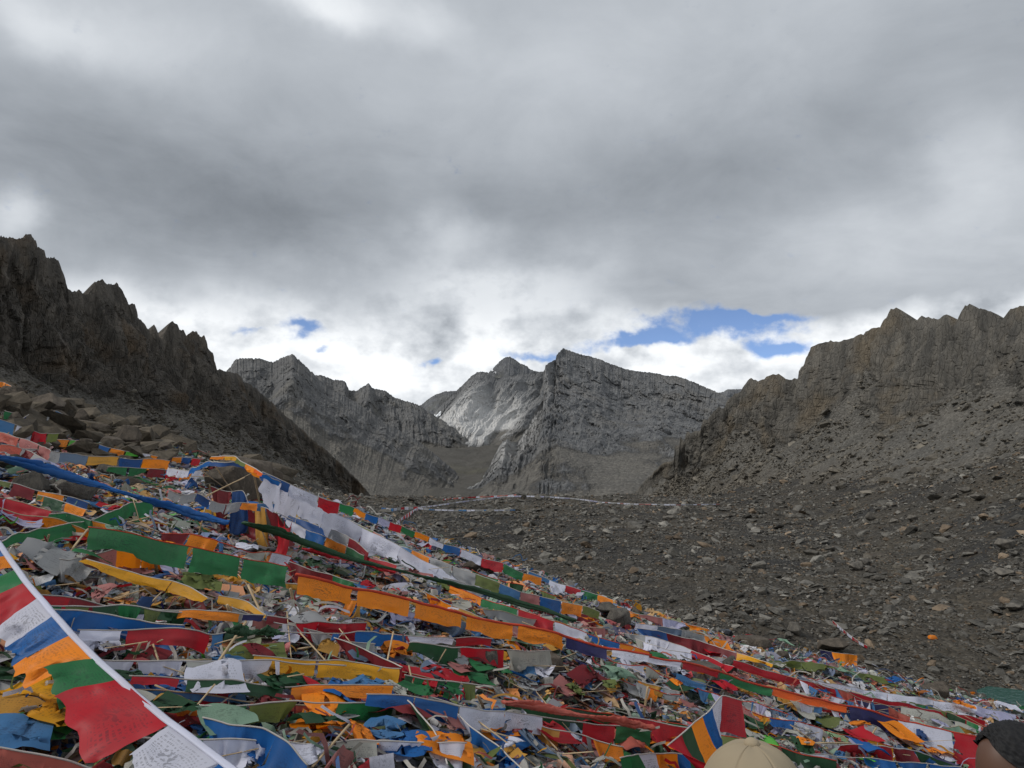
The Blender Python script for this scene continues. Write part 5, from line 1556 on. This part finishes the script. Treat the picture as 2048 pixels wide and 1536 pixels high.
boulder(1508, 1300, 74, 22, 'low tan slab at the edge of the rubble', 2, M_brown, .0)
boulder(1676, 1308, 66, 24, 'tan slab at the rubble edge above orange flags', 4, M_brown, .1)
boulder(1270, 1385, 34, 36, 'upright dark stone wrapped in pale cloth right of centre', 5, M_stone, .3)
boulder(1570, 1322, 34, 18, 'small rounded stone beside the light green flags', 1, M_brown, .3)
boulder(135, 1005, 88, 62, 'big grey boulder under the blue twisted banner at left', 3, M_stone, .2)
boulder(50, 985, 70, 42, 'grey boulder left of the biggest one under the blue banner', 0, M_stone, .5)
boulder(213, 955, 52, 34, 'pointed grey stone behind the blue twisted banner', 9, M_stone, .2)
boulder(238, 975, 84, 22, 'long dark stone slab lying behind the blue banner', 2, M_brown, -.15)
boulder(10, 945, 60, 34, 'rust tinted stone at the left edge above the blue banner', 4, M_brown, .1)
boulder(92, 985, 30, 26, 'small stone wrapped in blue and white cloth at left', 5, M_stone, .4)
boulder(478, 1000, 128, 92, 'large dark boulder of the flagged cairn at upper left', 1, M_brown, .3, sink=.1)
boulder(525, 985, 70, 62, 'dark boulder leaning on the right of the flagged cairn', 3, M_brown, .9, sink=.1)
boulder(432, 985, 60, 46, 'stone at the left foot of the flagged cairn', 4, M_brown, .2)
boulder(505, 1085, 62, 70, 'upright stone of the small second cairn', 5, M_brown, .5, sink=.1)
boulder(545, 1080, 60, 44, 'dark stone at the right of the small second cairn', 0, M_brown, .2)

# the pile of brown boulders above the flags at the upper left
UL = [(40, 770, 90, 40), (20, 800, 60, 36), (75, 820, 95, 42), (125, 800, 60, 28), (10, 850, 70, 34), (110, 845, 62, 34), (150, 850, 50, 40), (60, 870, 48, 30), (185, 870, 66, 34), (225, 850, 40, 22),
      (205, 835, 44, 22), (250, 890, 58, 44), (215, 895, 50, 26), (285, 905, 46, 28), (300, 880, 36, 20), (165, 820, 44, 24), (95, 790, 50, 22), (140, 830, 36, 24), (320, 905, 46, 24), (345, 912, 34, 18),
      (268, 865, 34, 18), (30, 885, 56, 30), (90, 895, 46, 24), (130, 882, 54, 26), (165, 895, 38, 22), (370, 918, 36, 20), (5, 760, 50, 24), (70, 755, 44, 20), (240, 838, 30, 16), (185, 805, 34, 18)]
ULM = [(250, 880, 'the tallest pale boulder of the pile'), (40, 770, 'the topmost left boulder'), (150, 840, 'the middle of the boulder pile'), (20, 860, 'the left frame edge'), (330, 905, 'the lower end of the boulder pile')]
for i, (x_, y_, a, b_) in enumerate(UL):
    if y_ > 878 and i % 2 and i != 11:
        continue
    a, b_ = a * .85, b_ * .85
    boulder(x_, y_, a, b_, 'tallest pale boulder of the pile at upper left' if i == 11 else place_label('brown %s boulder of the pile' % ('large' if a > 60 else 'middling' if a > 45 else 'small'), x_, y_, ULM),
            i * 5 + 2, M_brown, random.uniform(-.5, .5), group='brown boulders piled above the flags', tilt=(random.uniform(-.2, .2), random.uniform(-.25, .35)))
n = 9000
yy = RNG.uniform(9, 24, n); xx = -RNG.uniform(.28, .95, n) * yy; zz_ = H(xx, yy)
qx, qy = px_of(np.stack([xx, yy, zz_], -1))
keep = (qy < np.interp(qx, EX, EY) + 55 * (qx < 330)) & (fbm(xyz(xx, yy) * .5, 2) > -.45)
xx, yy, zz_ = xx[keep], yy[keep], zz_[keep]; n = len(xx)
size = np.minimum(.05 + .07 * RNG.pareto(2.0, n), .45)
scl = size[:, None] * RNG.uniform(.7, 1.3, (n, 3)); scl[:, 2] *= .75
scatter('boulder_slope', np.stack([xx, yy, zz_ + .1 * size], -1), RNG.uniform(-.5, .5, (n, 3)) + np.stack([np.zeros(n)] * 2 + [RNG.uniform(0, 6.3, n)], -1), scl, RNG.integers(0, 14, n),
        RNG.uniform(.5, 1.25, (n, 1)) * np.array([[.98, .86, .72]]), SCAT, 'brown stones filling the gaps of the boulder pile')

# single boulders on the moraine
MOR = [(2022, 1098, 46, 20, 'pale flat topped boulder at the right frame edge above the others'), (2018, 1152, 48, 14, 'pale low slab at the right edge below the flat topped boulder'),
       (2035, 1222, 44, 16, 'pale slab lowest at the right edge'), (1718, 1142, 32, 20, 'largest grey block in the central cluster on the moraine'), (1735, 1132, 26, 14, 'grey block behind the largest of the central cluster'),
       (1745, 1146, 26, 12, 'flat block right of the central cluster'), (1762, 1162, 24, 12, 'yellowish block just below the central cluster'), (1658, 1238, 34, 16, 'grey boulder at the head of the thin flag line'),
       (1592, 1272, 26, 24, 'upright grey stone near the rubble edge'), (1580, 1282, 18, 16, 'paler stone left of the upright grey one'), (1744, 1042, 20, 18, 'small yellowish upright boulder high on the moraine'),
       (1626, 1110, 30, 10, 'long pale slab left on the moraine'), (1664, 1102, 22, 9, 'pale slab right of the long pale one'), (1400, 1070, 16, 10, 'grey block on the left part of the moraine'),
       (1125, 1055, 14, 8, 'light block far out on the moraine near the white line'), (955, 1040, 18, 9, 'tan block left on the far moraine'), (1340, 1040, 24, 9, 'brownish block on the far moraine crest'),
       (1404, 1232, 20, 12, 'round grey stone close above the upper flags'), (1345, 1205, 18, 12, 'pale stone above the grey blue flags'), (1920, 1186, 12, 9, 'small white stone right of centre on the moraine'),
       (1850, 1272, 12, 8, 'rounded white stone left of the orange tent'), (1868, 1264, 10, 6, 'small white stone above the orange tent'), (1974, 1345, 16, 12, 'dark stone near the lake shore'),
       (1930, 1345, 20, 10, 'dark low stone left of the lake'), (1830, 1042, 26, 12, 'dark overhung slab on the right slope'), (1790, 1046, 22, 9, 'dark flat block left of the overhung slab'),
       (1960, 1000, 30, 14, 'dark ledge block under the right hand bank'), (1935, 985, 26, 12, 'pinkish slab on the right hand bank'), (1900, 1075, 20, 8, 'pale slab below the dark ledge'), (1860, 1125, 16, 8, 'pale chip right of the central cluster'),
       (1770, 1198, 14, 6, 'thin pale slab below the yellowish block'), (1690, 1120, 12, 10, 'upright slab beside the central cluster'), (1500, 1150, 14, 8, 'grey block on the middle of the moraine'), (1290, 1100, 14, 8, 'grey block beyond the white and blue flags'),
       (1460, 1020, 14, 8, 'dark block near the foot of the right slope'), (1560, 1010, 16, 8, 'dark block at the foot of the right slope'), (1240, 1130, 14, 8, 'tan stone beyond the edge flags'), (1050, 1085, 16, 9, 'grey stone below the white line of flags')]
for i, (x_, y_, a, b_, lab) in enumerate(MOR):
    boulder(x_, y_, a, b_, lab, i * 7 + 1, M_scat if False else M_stone, random.uniform(-.6, .6), sink=.15, group='single boulders on the moraine')

# ================================================================= sticks
def pole(p, q, r, label, name='wooden_stick', mat=M_wood, group='sticks among the flags', cat='stick', flat=.55):
    p, q = np.asarray(p, float), np.asarray(q, float)
    tt = np.linspace(0, 1, 5)[:, None]
    bow = np.array([0, 0, 1.]) * .012 * random.uniform(-1, 1) * np.linalg.norm(q - p)
    path = p * (1 - tt) + q * tt + bow * np.sin(tt * math.pi)
    c_ = path.mean(0)
    o = link(name, tube_mesh(name, path - c_, r, mat, 4, flat), None, None, label, cat, group)
    o.location = c_
    return o


def px_pole(a, b_, la, lb, r, label, **kw):
    pa, pb = ground_hit(a[0], a[1], la, 2, 40), ground_hit(b_[0], b_[1], lb, 2, 40)
    if pa is None or pb is None:
        return
    if abs(pa[1] - pb[1]) > 3.5:
        pb = pb / pb[1] * (pa[1] + math.copysign(1.2, pb[1] - pa[1]))
    return pole(pa, pb, r, label, **kw)


STK = [(z1((1060, 1020), (1258, 785)), .10, .32, 'pale stick leaning beside the nearest red flag'), (z2((70, 1270), (290, 1020)), .15, .30, 'thick split stick at bottom centre left'),
       (z3((95, 875), (120, 700)), .05, .45, 'upright stick right of centre beside a blue rag'), (z2((2005, 990), (2035, 800)), .05, .45, 'upright stick beside the long dark green banner'),
       (z1((860, 330), (990, 205)), .1, .3, 'olive stick crossing below the yellow sweep'), (z1((600, 305), (850, 230)), .1, .2, 'long pale stick under the yellow sweep'), (z1((1040, 135), (1125, 0)), .1, .4, 'stick standing in front of the green flags'),
       (z1((900, 10), (920, 140)), .35, .1, 'upright stick below the green flags'), (z1((1725, 340), (1700, 225)), .05, .3, 'short stick under the first orange flag'), (z1((1540, 165), (1520, 260)), .3, .08, 'short stick right of the yellow sweep'),
       (z1((1450, 200), (1540, 390)), .3, .08, 'slanting stick beside the twisted yellow string'), (z1((1330, 320), (1360, 410)), .25, .08, 'short stick at the orange flag of the left string'), (z1((820, 545), (770, 680)), .3, .08, 'stick crossing under the wavy red flag'),
       (z1((1440, 420), (1200, 770)), .4, .1, 'long stick running down left of the yellow flags'), (z1((580, 575), (690, 490)), .1, .3, 'stick left of the wavy red flag'), (z1((860, 570), (950, 525)), .15, .3, 'short stick under the wavy red flag end'),
       (z1((730, 640), (1240, 640)), .1, .12, 'long flat stick lying low on the left'), (z1((1740, 580), (1990, 535)), .14, .2, 'stick lying above the yellow flags'), (z1((905, 790), (1150, 900)), .2, .15, 'yellow slat behind the nearest tape'),
       (z2((790, 690), (855, 580)), .08, .3, 'white stick propped on the log shaped stone'), (z2((1040, 850), (1075, 930)), .3, .1, 'short stick below the rounded boulder'), (z2((1215, 700), (1280, 830)), .3, .08, 'slanting stick right of the rounded boulder'),
       (z2((860, 965), (960, 1010)), .15, .12, 'stick beneath the low printed flags'), (z2((1250, 1070), (1560, 1140)), .12, .12, 'long stick right of the blue flag at bottom'), (z2((1550, 1150), (1690, 1240)), .12, .12, 'thin stick at the bottom right of centre'),
       (z2((1370, 720), (1440, 800)), .2, .06, 'thin slat right of the dark flat stone'), (z3((590, 620), (820, 690)), .12, .12, 'long pale stick under the long red banner'), (z3((320, 830), (360, 890)), .3, .1, 'white stick below the flat grey slab'),
       (z3((1100, 610), (1350, 665)), .1, .08, 'long tan stick among the light green flags'), (z3((650, 830), (700, 950)), .35, .1, 'white stick above the beige cap'), (z3((1230, 1000), (1290, 910)), .1, .3, 'curved tan stick between the two heads'),
       (z3((930, 990), (1340, 1000)), .25, .25, 'long white stick between the two heads'), (z3((280, 690), (330, 800)), .3, .08, 'stick below the flat slab at its left end'), (z3((940, 700), (1200, 780)), .12, .12, 'tan stick under the red banner at right'),
       (za((0, 1300), (560, 1190)), .16, .2, 'pale lath lying below the crossing green banner'), (za((540, 1300), (590, 1140)), .06, .3, 'short upright stick below the crossing green banner'), (za((820, 890), (1060, 845)), .2, .25, 'white stick left of the leaning blue rag'),
       (za((1240, 800), (1480, 760)), .25, .25, 'white stick above the crossing green banner'), (za((1530, 990), (1900, 900)), .16, .25, 'tan stick above the broad green flags'), (za((1560, 985), (1920, 1110)), .25, .16, 'grey stick right of the crossing banner'),
       (za((850, 1340), (1060, 1070)), .1, .3, 'pinkish stick beside the red flag at left'), (za((1870, 1440), (1860, 1290)), .06, .35, 'stick standing left of the orange flags at left'),
       (zb((530, 290), (830, 730)), 1.0, .35, 'thick pale pole leaning across the flagged cairn'), (zb((230, 800), (980, 400)), .4, 1.0, 'long pole rising right across the flagged cairn'), (zb((250, 770), (900, 450)), .42, .95, 'second pole parallel to the long cairn pole'),
       (zb((1050, 420), (1340, 850)), 1.0, .35, 'pole leaning right from the top of the cairn'), (zb((1010, 410), (1080, 760)), 1.0, .35, 'thin dark pole hanging inside the cairn'), (zb((380, 370), (640, 560)), .9, .55, 'thin pole on the left of the cairn'),
       (zb((1090, 1050), (1200, 1330)), .45, .08, 'white pole propped at the second cairn'), (zb((1150, 1070), (1330, 1310)), .45, .08, 'pink ended pole propped at the second cairn'), (zb((900, 1290), (1060, 1190)), .12, .35, 'yellow stick at the foot of the second cairn'),
       (zb((480, 540), (480, 700)), .7, .45, 'short white upright on the cairn left side'), (zb((400, 900), (460, 720)), .35, .55, 'white stick left below the cairn'), (zb((340, 1150), (390, 960)), .12, .4, 'stick below the blue twisted banner end'),
       (zb((650, 940), (770, 850)), .35, .45, 'white stick between the two cairns'), (zb((520, 950), (500, 800)), .3, .5, 'thin stick left of the second cairn'), (zb((170, 1440), (270, 1310)), .08, .35, 'stick crossing the right end of the green flags'),
       (zb((1010, 1440), (1190, 1380)), .12, .2, 'pale stick right below the second cairn'), (zb((-20, 440), (470, 440)), .6, .6, 'white cord like pole left of the cairn'), (zb((280, 810), (420, 760)), .4, .42, 'short pair stick at the cairn pole foot')]
for (a, b_), la, lb, lab in STK:
    px_pole(a, b_, la * .75, lb * .75, random.uniform(.007, .013), lab)
k = 0
while k < 70:
    x_ = random.uniform(30, 2000); e_ = np.interp(x_, EX, EY); y_ = random.uniform(e_ + 40, 1510)
    h_ = ground_hit(x_, y_, .14, 2, 20)
    if h_ is None or h_[1] < 3.2 or h_[1] > 13:
        continue
    an = random.gauss(-.25, .6); L_ = random.uniform(.25, .75)
    dv = np.array([math.cos(an), math.sin(an) * .8, 0]) * L_ * .5
    dv[2] = -.31 * dv[0] + random.uniform(-.10, .16)
    pole(h_ - dv, h_ + dv, random.uniform(.004, .008), place_label('thin stick lying', x_, y_, MARKS))
    k += 1

# ================================================================= black bag, orange tent, far strings
bm = bmesh.new(); bmesh.ops.create_icosphere(bm, subdivisions=4, radius=1.0)
for v in bm.verts:
    q = np.array(v.co); r_ = 1 + .22 * float(ridged(q * 1.6 + 4, 3)) - .1
    if v.co.z > .55:
        r_ *= 1 - .45 * (v.co.z - .55) / .45
    v.co *= r_; v.co.z = max(v.co.z, -.62)
me = bpy.data.meshes.new('black_bag'); bm.to_mesh(me); bm.free()
for p_ in me.polygons:
    p_.use_smooth = True
M_bag = plain_mat('black_plastic', (.012, .013, .017), .28, .3)
h_ = ground_hit(1456, 1279, .0)
o = link('rubbish_bag', me, M_bag, None, 'black plastic bag tied at the upper edge of the flags', 'bag')
s_ = 13 * h_[1] / F
o.scale = (s_, s_, s_ * .95); o.location = (h_[0], h_[1] + s_, h_[2] + s_ * .6)

# a small orange dome tent far down on the moraine
h_ = ground_hit(1865, 1277, 0)
s_ = 7 * h_[1] / F
th = np.linspace(0, math.pi / 2, 8); ph = np.linspace(0, 2 * math.pi, 25)
T_, Q_ = np.meshgrid(th, ph, indexing='ij')
sq_ = 1 / np.maximum(np.abs(np.cos(Q_)), np.abs(np.sin(Q_))) ** .55
V = np.stack([1.15 * sq_ * np.cos(T_) ** .7 * np.cos(Q_), .9 * sq_ * np.cos(T_) ** .7 * np.sin(Q_), .95 * np.sin(T_)], -1)
root = bpy.data.objects.new('tent', None); COL.objects.link(root); tag(root, 'tiny orange dome tent far down on the right of the moraine', 'tent')
root.location = h_; root.scale = (s_, s_, s_)
vv, qq = mesh_grid(V); link('tent_fabric', mesh_np('tent_fabric', vv, qq), MC['orange'], root)
for a in (.78, 2.36):
    arc = np.array([[1.42 * math.cos(x) * math.cos(a), 1.12 * math.cos(x) * math.sin(a), .97 * math.sin(x)] for x in np.linspace(0, math.pi, 17)])
    link('tent_pole', tube_mesh('tent_pole', arc, .03, M_cord_t, 5), None, root)


def far_string(label, pix, cols, fw, fh, name='far_flag_string', lift=.6):
    root = bpy.data.objects.new(name, None); COL.objects.link(root); tag(root, label, 'prayer flags')
    pts = []
    for x_, y_ in pix:
        q = ground_hit(x_, y_, lift, 20., 330.)
        if q is not None:
            pts.append(q)
    if len(pts) < 2:
        return
    path, cum = smooth_path(np.array(pts), 60)
    path[:, 2] = np.maximum(path[:, 2], H(path[:, 0], path[:, 1]) + lift * .5)
    link('cord', tube_mesh('cord', path, .012 if path[:, 1].mean() < 100 else .016, M_cord_w, 4), None, root)
    n_ = int(min(90, cum[-1] / fw))
    shared = {}
    for i in range(n_):
        a = i / n_ * cum[-1]; b_ = a + fw * .9
        p0, p1 = [np.array([np.interp(t_, cum, path[:, j]) for j in range(3)]) for t_ in (a, b_)]
        V = np.stack([np.stack([p0, .5 * (p0 + p1) + [0, -.02, -.03], p1]), np.stack([p0, .5 * (p0 + p1), p1]) - [0, random.uniform(-.1, .3) * fh, fh * random.uniform(.7, 1)]])
        link('flag', cloth_mesh('flag', V, MC[cols[(i * 3 + i // 4) % len(cols)]]), None, root)


FIVE = ['white', 'lavender', 'red', 'white', 'pink']
far_string('far line of mostly white flags along the moraine crest', z5((980, 392), (1100, 378), (1200, 362), (1330, 347), (1440, 332), (1540, 324), (1680, 326), (1800, 332), (1950, 345), (2060, 362)), ['white', 'white', 'grey_white', 'lavender'], 1.3, .36)
far_string('far straight white line of flags on the moraine', z5((985, 395), (1060, 404), (1200, 408), (1400, 407), (1555, 405)), ['white', 'white', 'sky_blue', 'grey_white'], 1.3, .36)
far_string('far reddish line climbing to the moraine crest', z5((1130, 345), (1240, 334), (1330, 330), (1440, 326), (1560, 318)), ['red', 'pink', 'coral', 'white'], 1.2, .4)
far_string('short far line of red and white flags rising from the left', z5((855, 480), (900, 445), (945, 415), (985, 392)), FIVE, .9, .9)
far_string('far cluster line of blue and white flags left of the white line', z5((770, 395), (840, 400), (900, 392), (985, 390)), ['blue', 'white', 'red', 'sky_blue', 'grey_white'], .9, .9)
far_string('far line along the right part of the moraine crest', z5((2060, 362), (2250, 372), (2500, 376), (2750, 372)), ['white', 'grey_white', 'white', 'pink'], 1.4, .3)
far_string('thin line of tiny red and white flags down the right of the moraine', z3((1065, 360), (1110, 400), (1160, 440), (1210, 475), (1245, 492)), ['red', 'white', 'white', 'pink'], .30, .22, lift=.35)

# ================================================================= people
M_skin = plain_mat('brown_skin', (.115, .060, .040), .5, .08)
M_hair = plain_mat('black_hair', (.006, .006, .007), .75, .3)
M_cap = plain_mat('beige_cotton', (.37, .30, .20), .9, .05)
M_jacket = plain_mat('dark_jacket', (.03, .035, .05), .7, .15)
M_jacket2 = plain_mat('maroon_jacket', (.12, .02, .02), .7, .15)
M_trous = plain_mat('dark_trousers', (.03, .03, .03), .8, .15)


def head_mesh(name):
    bm = bmesh.new(); bmesh.ops.create_uvsphere(bm, u_segments=48, v_segments=36, radius=1.0)
    for v in bm.verts:
        d_ = np.array(v.co); x_, y_, z_ = d_          # faces -Y
        f_ = max(0., -y_)
        sx_, sy_, sz_ = .076, .096, .117
        p_ = np.array([x_ * sx_, y_ * sy_, z_ * sz_])
        if z_ < -.1:                                  # jaw narrows, chin forward
            k_ = min(1., (-.1 - z_) / .9); p_[0] *= 1 - .38 * k_; p_[1] = p_[1] * (1 - .25 * k_) - .012 * k_ * (y_ < 0)
        if y_ > 0 and z_ < -.2:
            p_[1] *= 1 - .45 * min(1, (-.2 - z_) / .6)
        g_ = lambda cx, cz, rx, rz: math.exp(-((x_ - cx) / rx) ** 2 - ((z_ - cz) / rz) ** 2) * (f_ > .2)
        p_[1] -= .024 * g_(0, -.18, .13, .14) + .012 * g_(0, .0, .08, .16)            # nose
        p_[1] -= .006 * (g_(-.36, .17, .25, .07) + g_(.36, .17, .25, .07))              # brows
        p_[1] += .011 * (g_(-.36, .02, .17, .09) + g_(.36, .02, .17, .09))              # eye sockets
        p_[1] -= .007 * (g_(0, -.43, .22, .05) + g_(0, -.53, .20, .05)) - .003 * g_(0, -.48, .25, .025)
        p_[1] -= .006 * g_(0, -.78, .2, .12)
        v.co = p_
    me = bpy.data.meshes.new(name); bm.to_mesh(me); bm.free()
    for p_ in me.polygons:
        p_.use_smooth = True
    return me


def dome(name, rx, ry, rz, z0, mat, noise=0.0, back=0.0, front=0.0, seg=48, rings=20, seams=0, sq=1.0):
    V = []
    for i in range(rings + 1):
        t_ = i / rings
        row = []
        for j in range(seg):
            a = 2 * math.pi * j / seg
            low = z0 - back * max(0, math.sin(a)) + front * max(0, -math.sin(a))
            e_ = math.pi / 2 * (1 - t_) + math.asin(max(-.95, min(.95, low))) * t_
            ce = math.cos(e_) ** sq; q = np.array([ce * math.cos(a), ce * math.sin(a), math.sin(e_)])
            r_ = 1.0
            if noise:
                r_ += noise * float(fbm(q * 12., 4)) * (.3 + t_)
            if seams:
                ds = abs(((a * seams / (2 * math.pi)) + .5) % 1 - .5)
                r_ -= .022 * math.exp(-(ds / .022) ** 2) - .006 * math.cos(ds * 2 * math.pi)
            row.append([q[0] * rx * r_, q[1] * ry * r_, q[2] * rz * r_])
        V.append(row)
    V = np.array(V); V = np.concatenate([V, V[:, :1]], 1)
    vv, qq = mesh_grid(V)
    me = mesh_np(name, vv, qq); me.materials.append(mat)
    return me


def body(root, top_mat, hip):
    """standing figure, one skinned mesh for the clothed body, hands separate chains joined in; z up from the feet, faces -Y"""
    V = [(0, 0, .95), (0, .01, 1.15), (0, .0, 1.38), (0, -.01, 1.49), (0, -.02, 1.56)]
    R = [(.15, .11), (.15, .11), (.155, .10), (.065, .06), (.056, .056)]
    E = [(0, 1), (1, 2), (2, 3), (3, 4)]
    for s in (-1, 1):
        i = len(V)
        V += [(s * .10, 0, .88), (s * .11, -.01, .48), (s * .11, .02, .09), (s * .115, -.14, .04)]
        R += [(.10, .095), (.065, .065), (.048, .048), (.045, .035)]
        E += [(0, i), (i, i + 1), (i + 1, i + 2), (i + 2, i + 3)]
        j = len(V)
        V += [(s * .19, 0, 1.40), (s * .25, .02, 1.10), (s * .24, -.08, .86)]
        R += [(.065, .06), (.048, .046), (.034, .034)]
        E += [(2, j), (j, j + 1), (j + 1, j + 2)]
    me = bpy.data.meshes.new('body'); me.from_pydata(V, E, []); me.update()
    o = link('body', me, top_mat, root)
    md = o.modifiers.new('skin', 'SKIN'); md.use_smooth_shade = True
    for k_, r_ in enumerate(R):
        me.skin_vertices[0].data[k_].radius = r_
    me.skin_vertices[0].data[0].use_root = True
    o.modifiers.new('sub', 'SUBSURF').levels = 1; o.modifiers['sub'].render_levels = 2
    for s in (-1, 1):
        V = [(s * .24, -.08, .86), (s * .24, -.10, .80)]; R = [.028, .034]; E = [(0, 1)]
        for f_, (dx, L_) in enumerate(((-.03, .055), (-.010, .072), (.010, .078), (.030, .068))):
            i = len(V); b_ = np.array([s * .24 + dx, -.105, .765])
            V += [tuple(b_), tuple(b_ + [0, -.006, -.45 * L_]), tuple(b_ + [0, .012, -L_])]; R += [.010, .009, .008]; E += [(1, i), (i, i + 1), (i + 1, i + 2)]
        i = len(V); V += [(s * .20, -.115, .80), (s * .185, -.125, .765)]; R += [.011, .009]; E += [(1, i), (i, i + 1)]
        mh = bpy.data.meshes.new('hand'); mh.from_pydata(V, E, []); mh.update()
        oh = link('hand', mh, M_skin, root); mdh = oh.modifiers.new('skin', 'SKIN'); mdh.use_smooth_shade = True
        for k_, r_ in enumerate(R):
            mh.skin_vertices[0].data[k_].radius = (r_, r_)
        mh.skin_vertices[0].data[0].use_root = True
        oh.modifiers.new('sub', 'SUBSURF').render_levels = 1
    return o


def person(label, px, py, d_, yaw, tilt, top_mat, cap):
    """px, py: middle of the head in the photograph, d_ metres away; feet go down to the trail"""
    c_ = ray(px, py) * d_
    gz = float(H(c_[0], c_[1]))
    root = bpy.data.objects.new('person', None); COL.objects.link(root); tag(root, label, 'person')
    h_ = c_[2] - gz                                   # height of the head's middle over the ground
    k_ = h_ / 1.66
    root.location = (c_[0], c_[1], gz); root.rotation_euler = (0, 0, yaw)
    b_ = body(root, top_mat, 0); b_.scale = (1, 1, k_)
    for ch in root.children:
        if ch.name.startswith('hand'):
            ch.scale = (1, 1, k_)
    hd = link('head', head_mesh('head'), M_skin, root)
    hd.location = (0, -.03, h_); hd.rotation_euler = (tilt, 0, 0)
    if cap:
        link('hair', dome('hair', .080, .100, .119, -.25, M_hair, .0, .35, .2), None, hd)
        cp = link('cap', dome('cap', .097, .112, .126, .05, M_cap, 0, .10, .05, seams=6, sq=.78, seg=216), None, hd)
        bt = dome('cap_button', .013, .013, .010, -.2, M_cap); link('cap_button', bt, None, hd).location = (0, 0, .126)
        a = np.linspace(-1.05, 1.05, 21); rr = np.linspace(0, 1, 6)
        A_, Q_ = np.meshgrid(rr, a, indexing='ij')
        V = np.stack([np.sin(Q_) * (.094 + .0 * A_), -np.cos(Q_) * .108 - .072 * A_ * np.cos(Q_) ** .6, .018 + .006 * A_ - .03 * np.sin(Q_) ** 2 * A_], -1)
        vv, qq = mesh_grid(V); link('cap_brim', mesh_np('cap_brim', vv, qq), M_cap, hd)
    else:
        link('hair', dome('hair', .083, .105, .126, .18, M_hair, .09, .62, .70, seg=110, rings=44), None, hd)
    for s in (-1, 1):
        e_ = dome('ear', .012, .022, .034, -.94, M_skin); oe = link('ear', e_, None, hd); oe.location = (s * .078, .012, -.005); oe.rotation_euler = (0, 0, s * .35)
        bm = bmesh.new(); bmesh.ops.create_uvsphere(bm, u_segments=16, v_segments=12, radius=.0125); me = bpy.data.meshes.new('eye'); bm.to_mesh(me); bm.free()
        link('eye', me, M_hair, hd).location = (s * .028, -.078, .004)
    return root


person('person in a beige cotton cap with a top button at the bottom edge', 1513, 1660, 1.30, math.pi * .93, .04, M_jacket, True)
person('person with short black hair looking left and down at lower right corner', 2064, 1550, 1.86, -1.50, .30, M_jacket2, False)
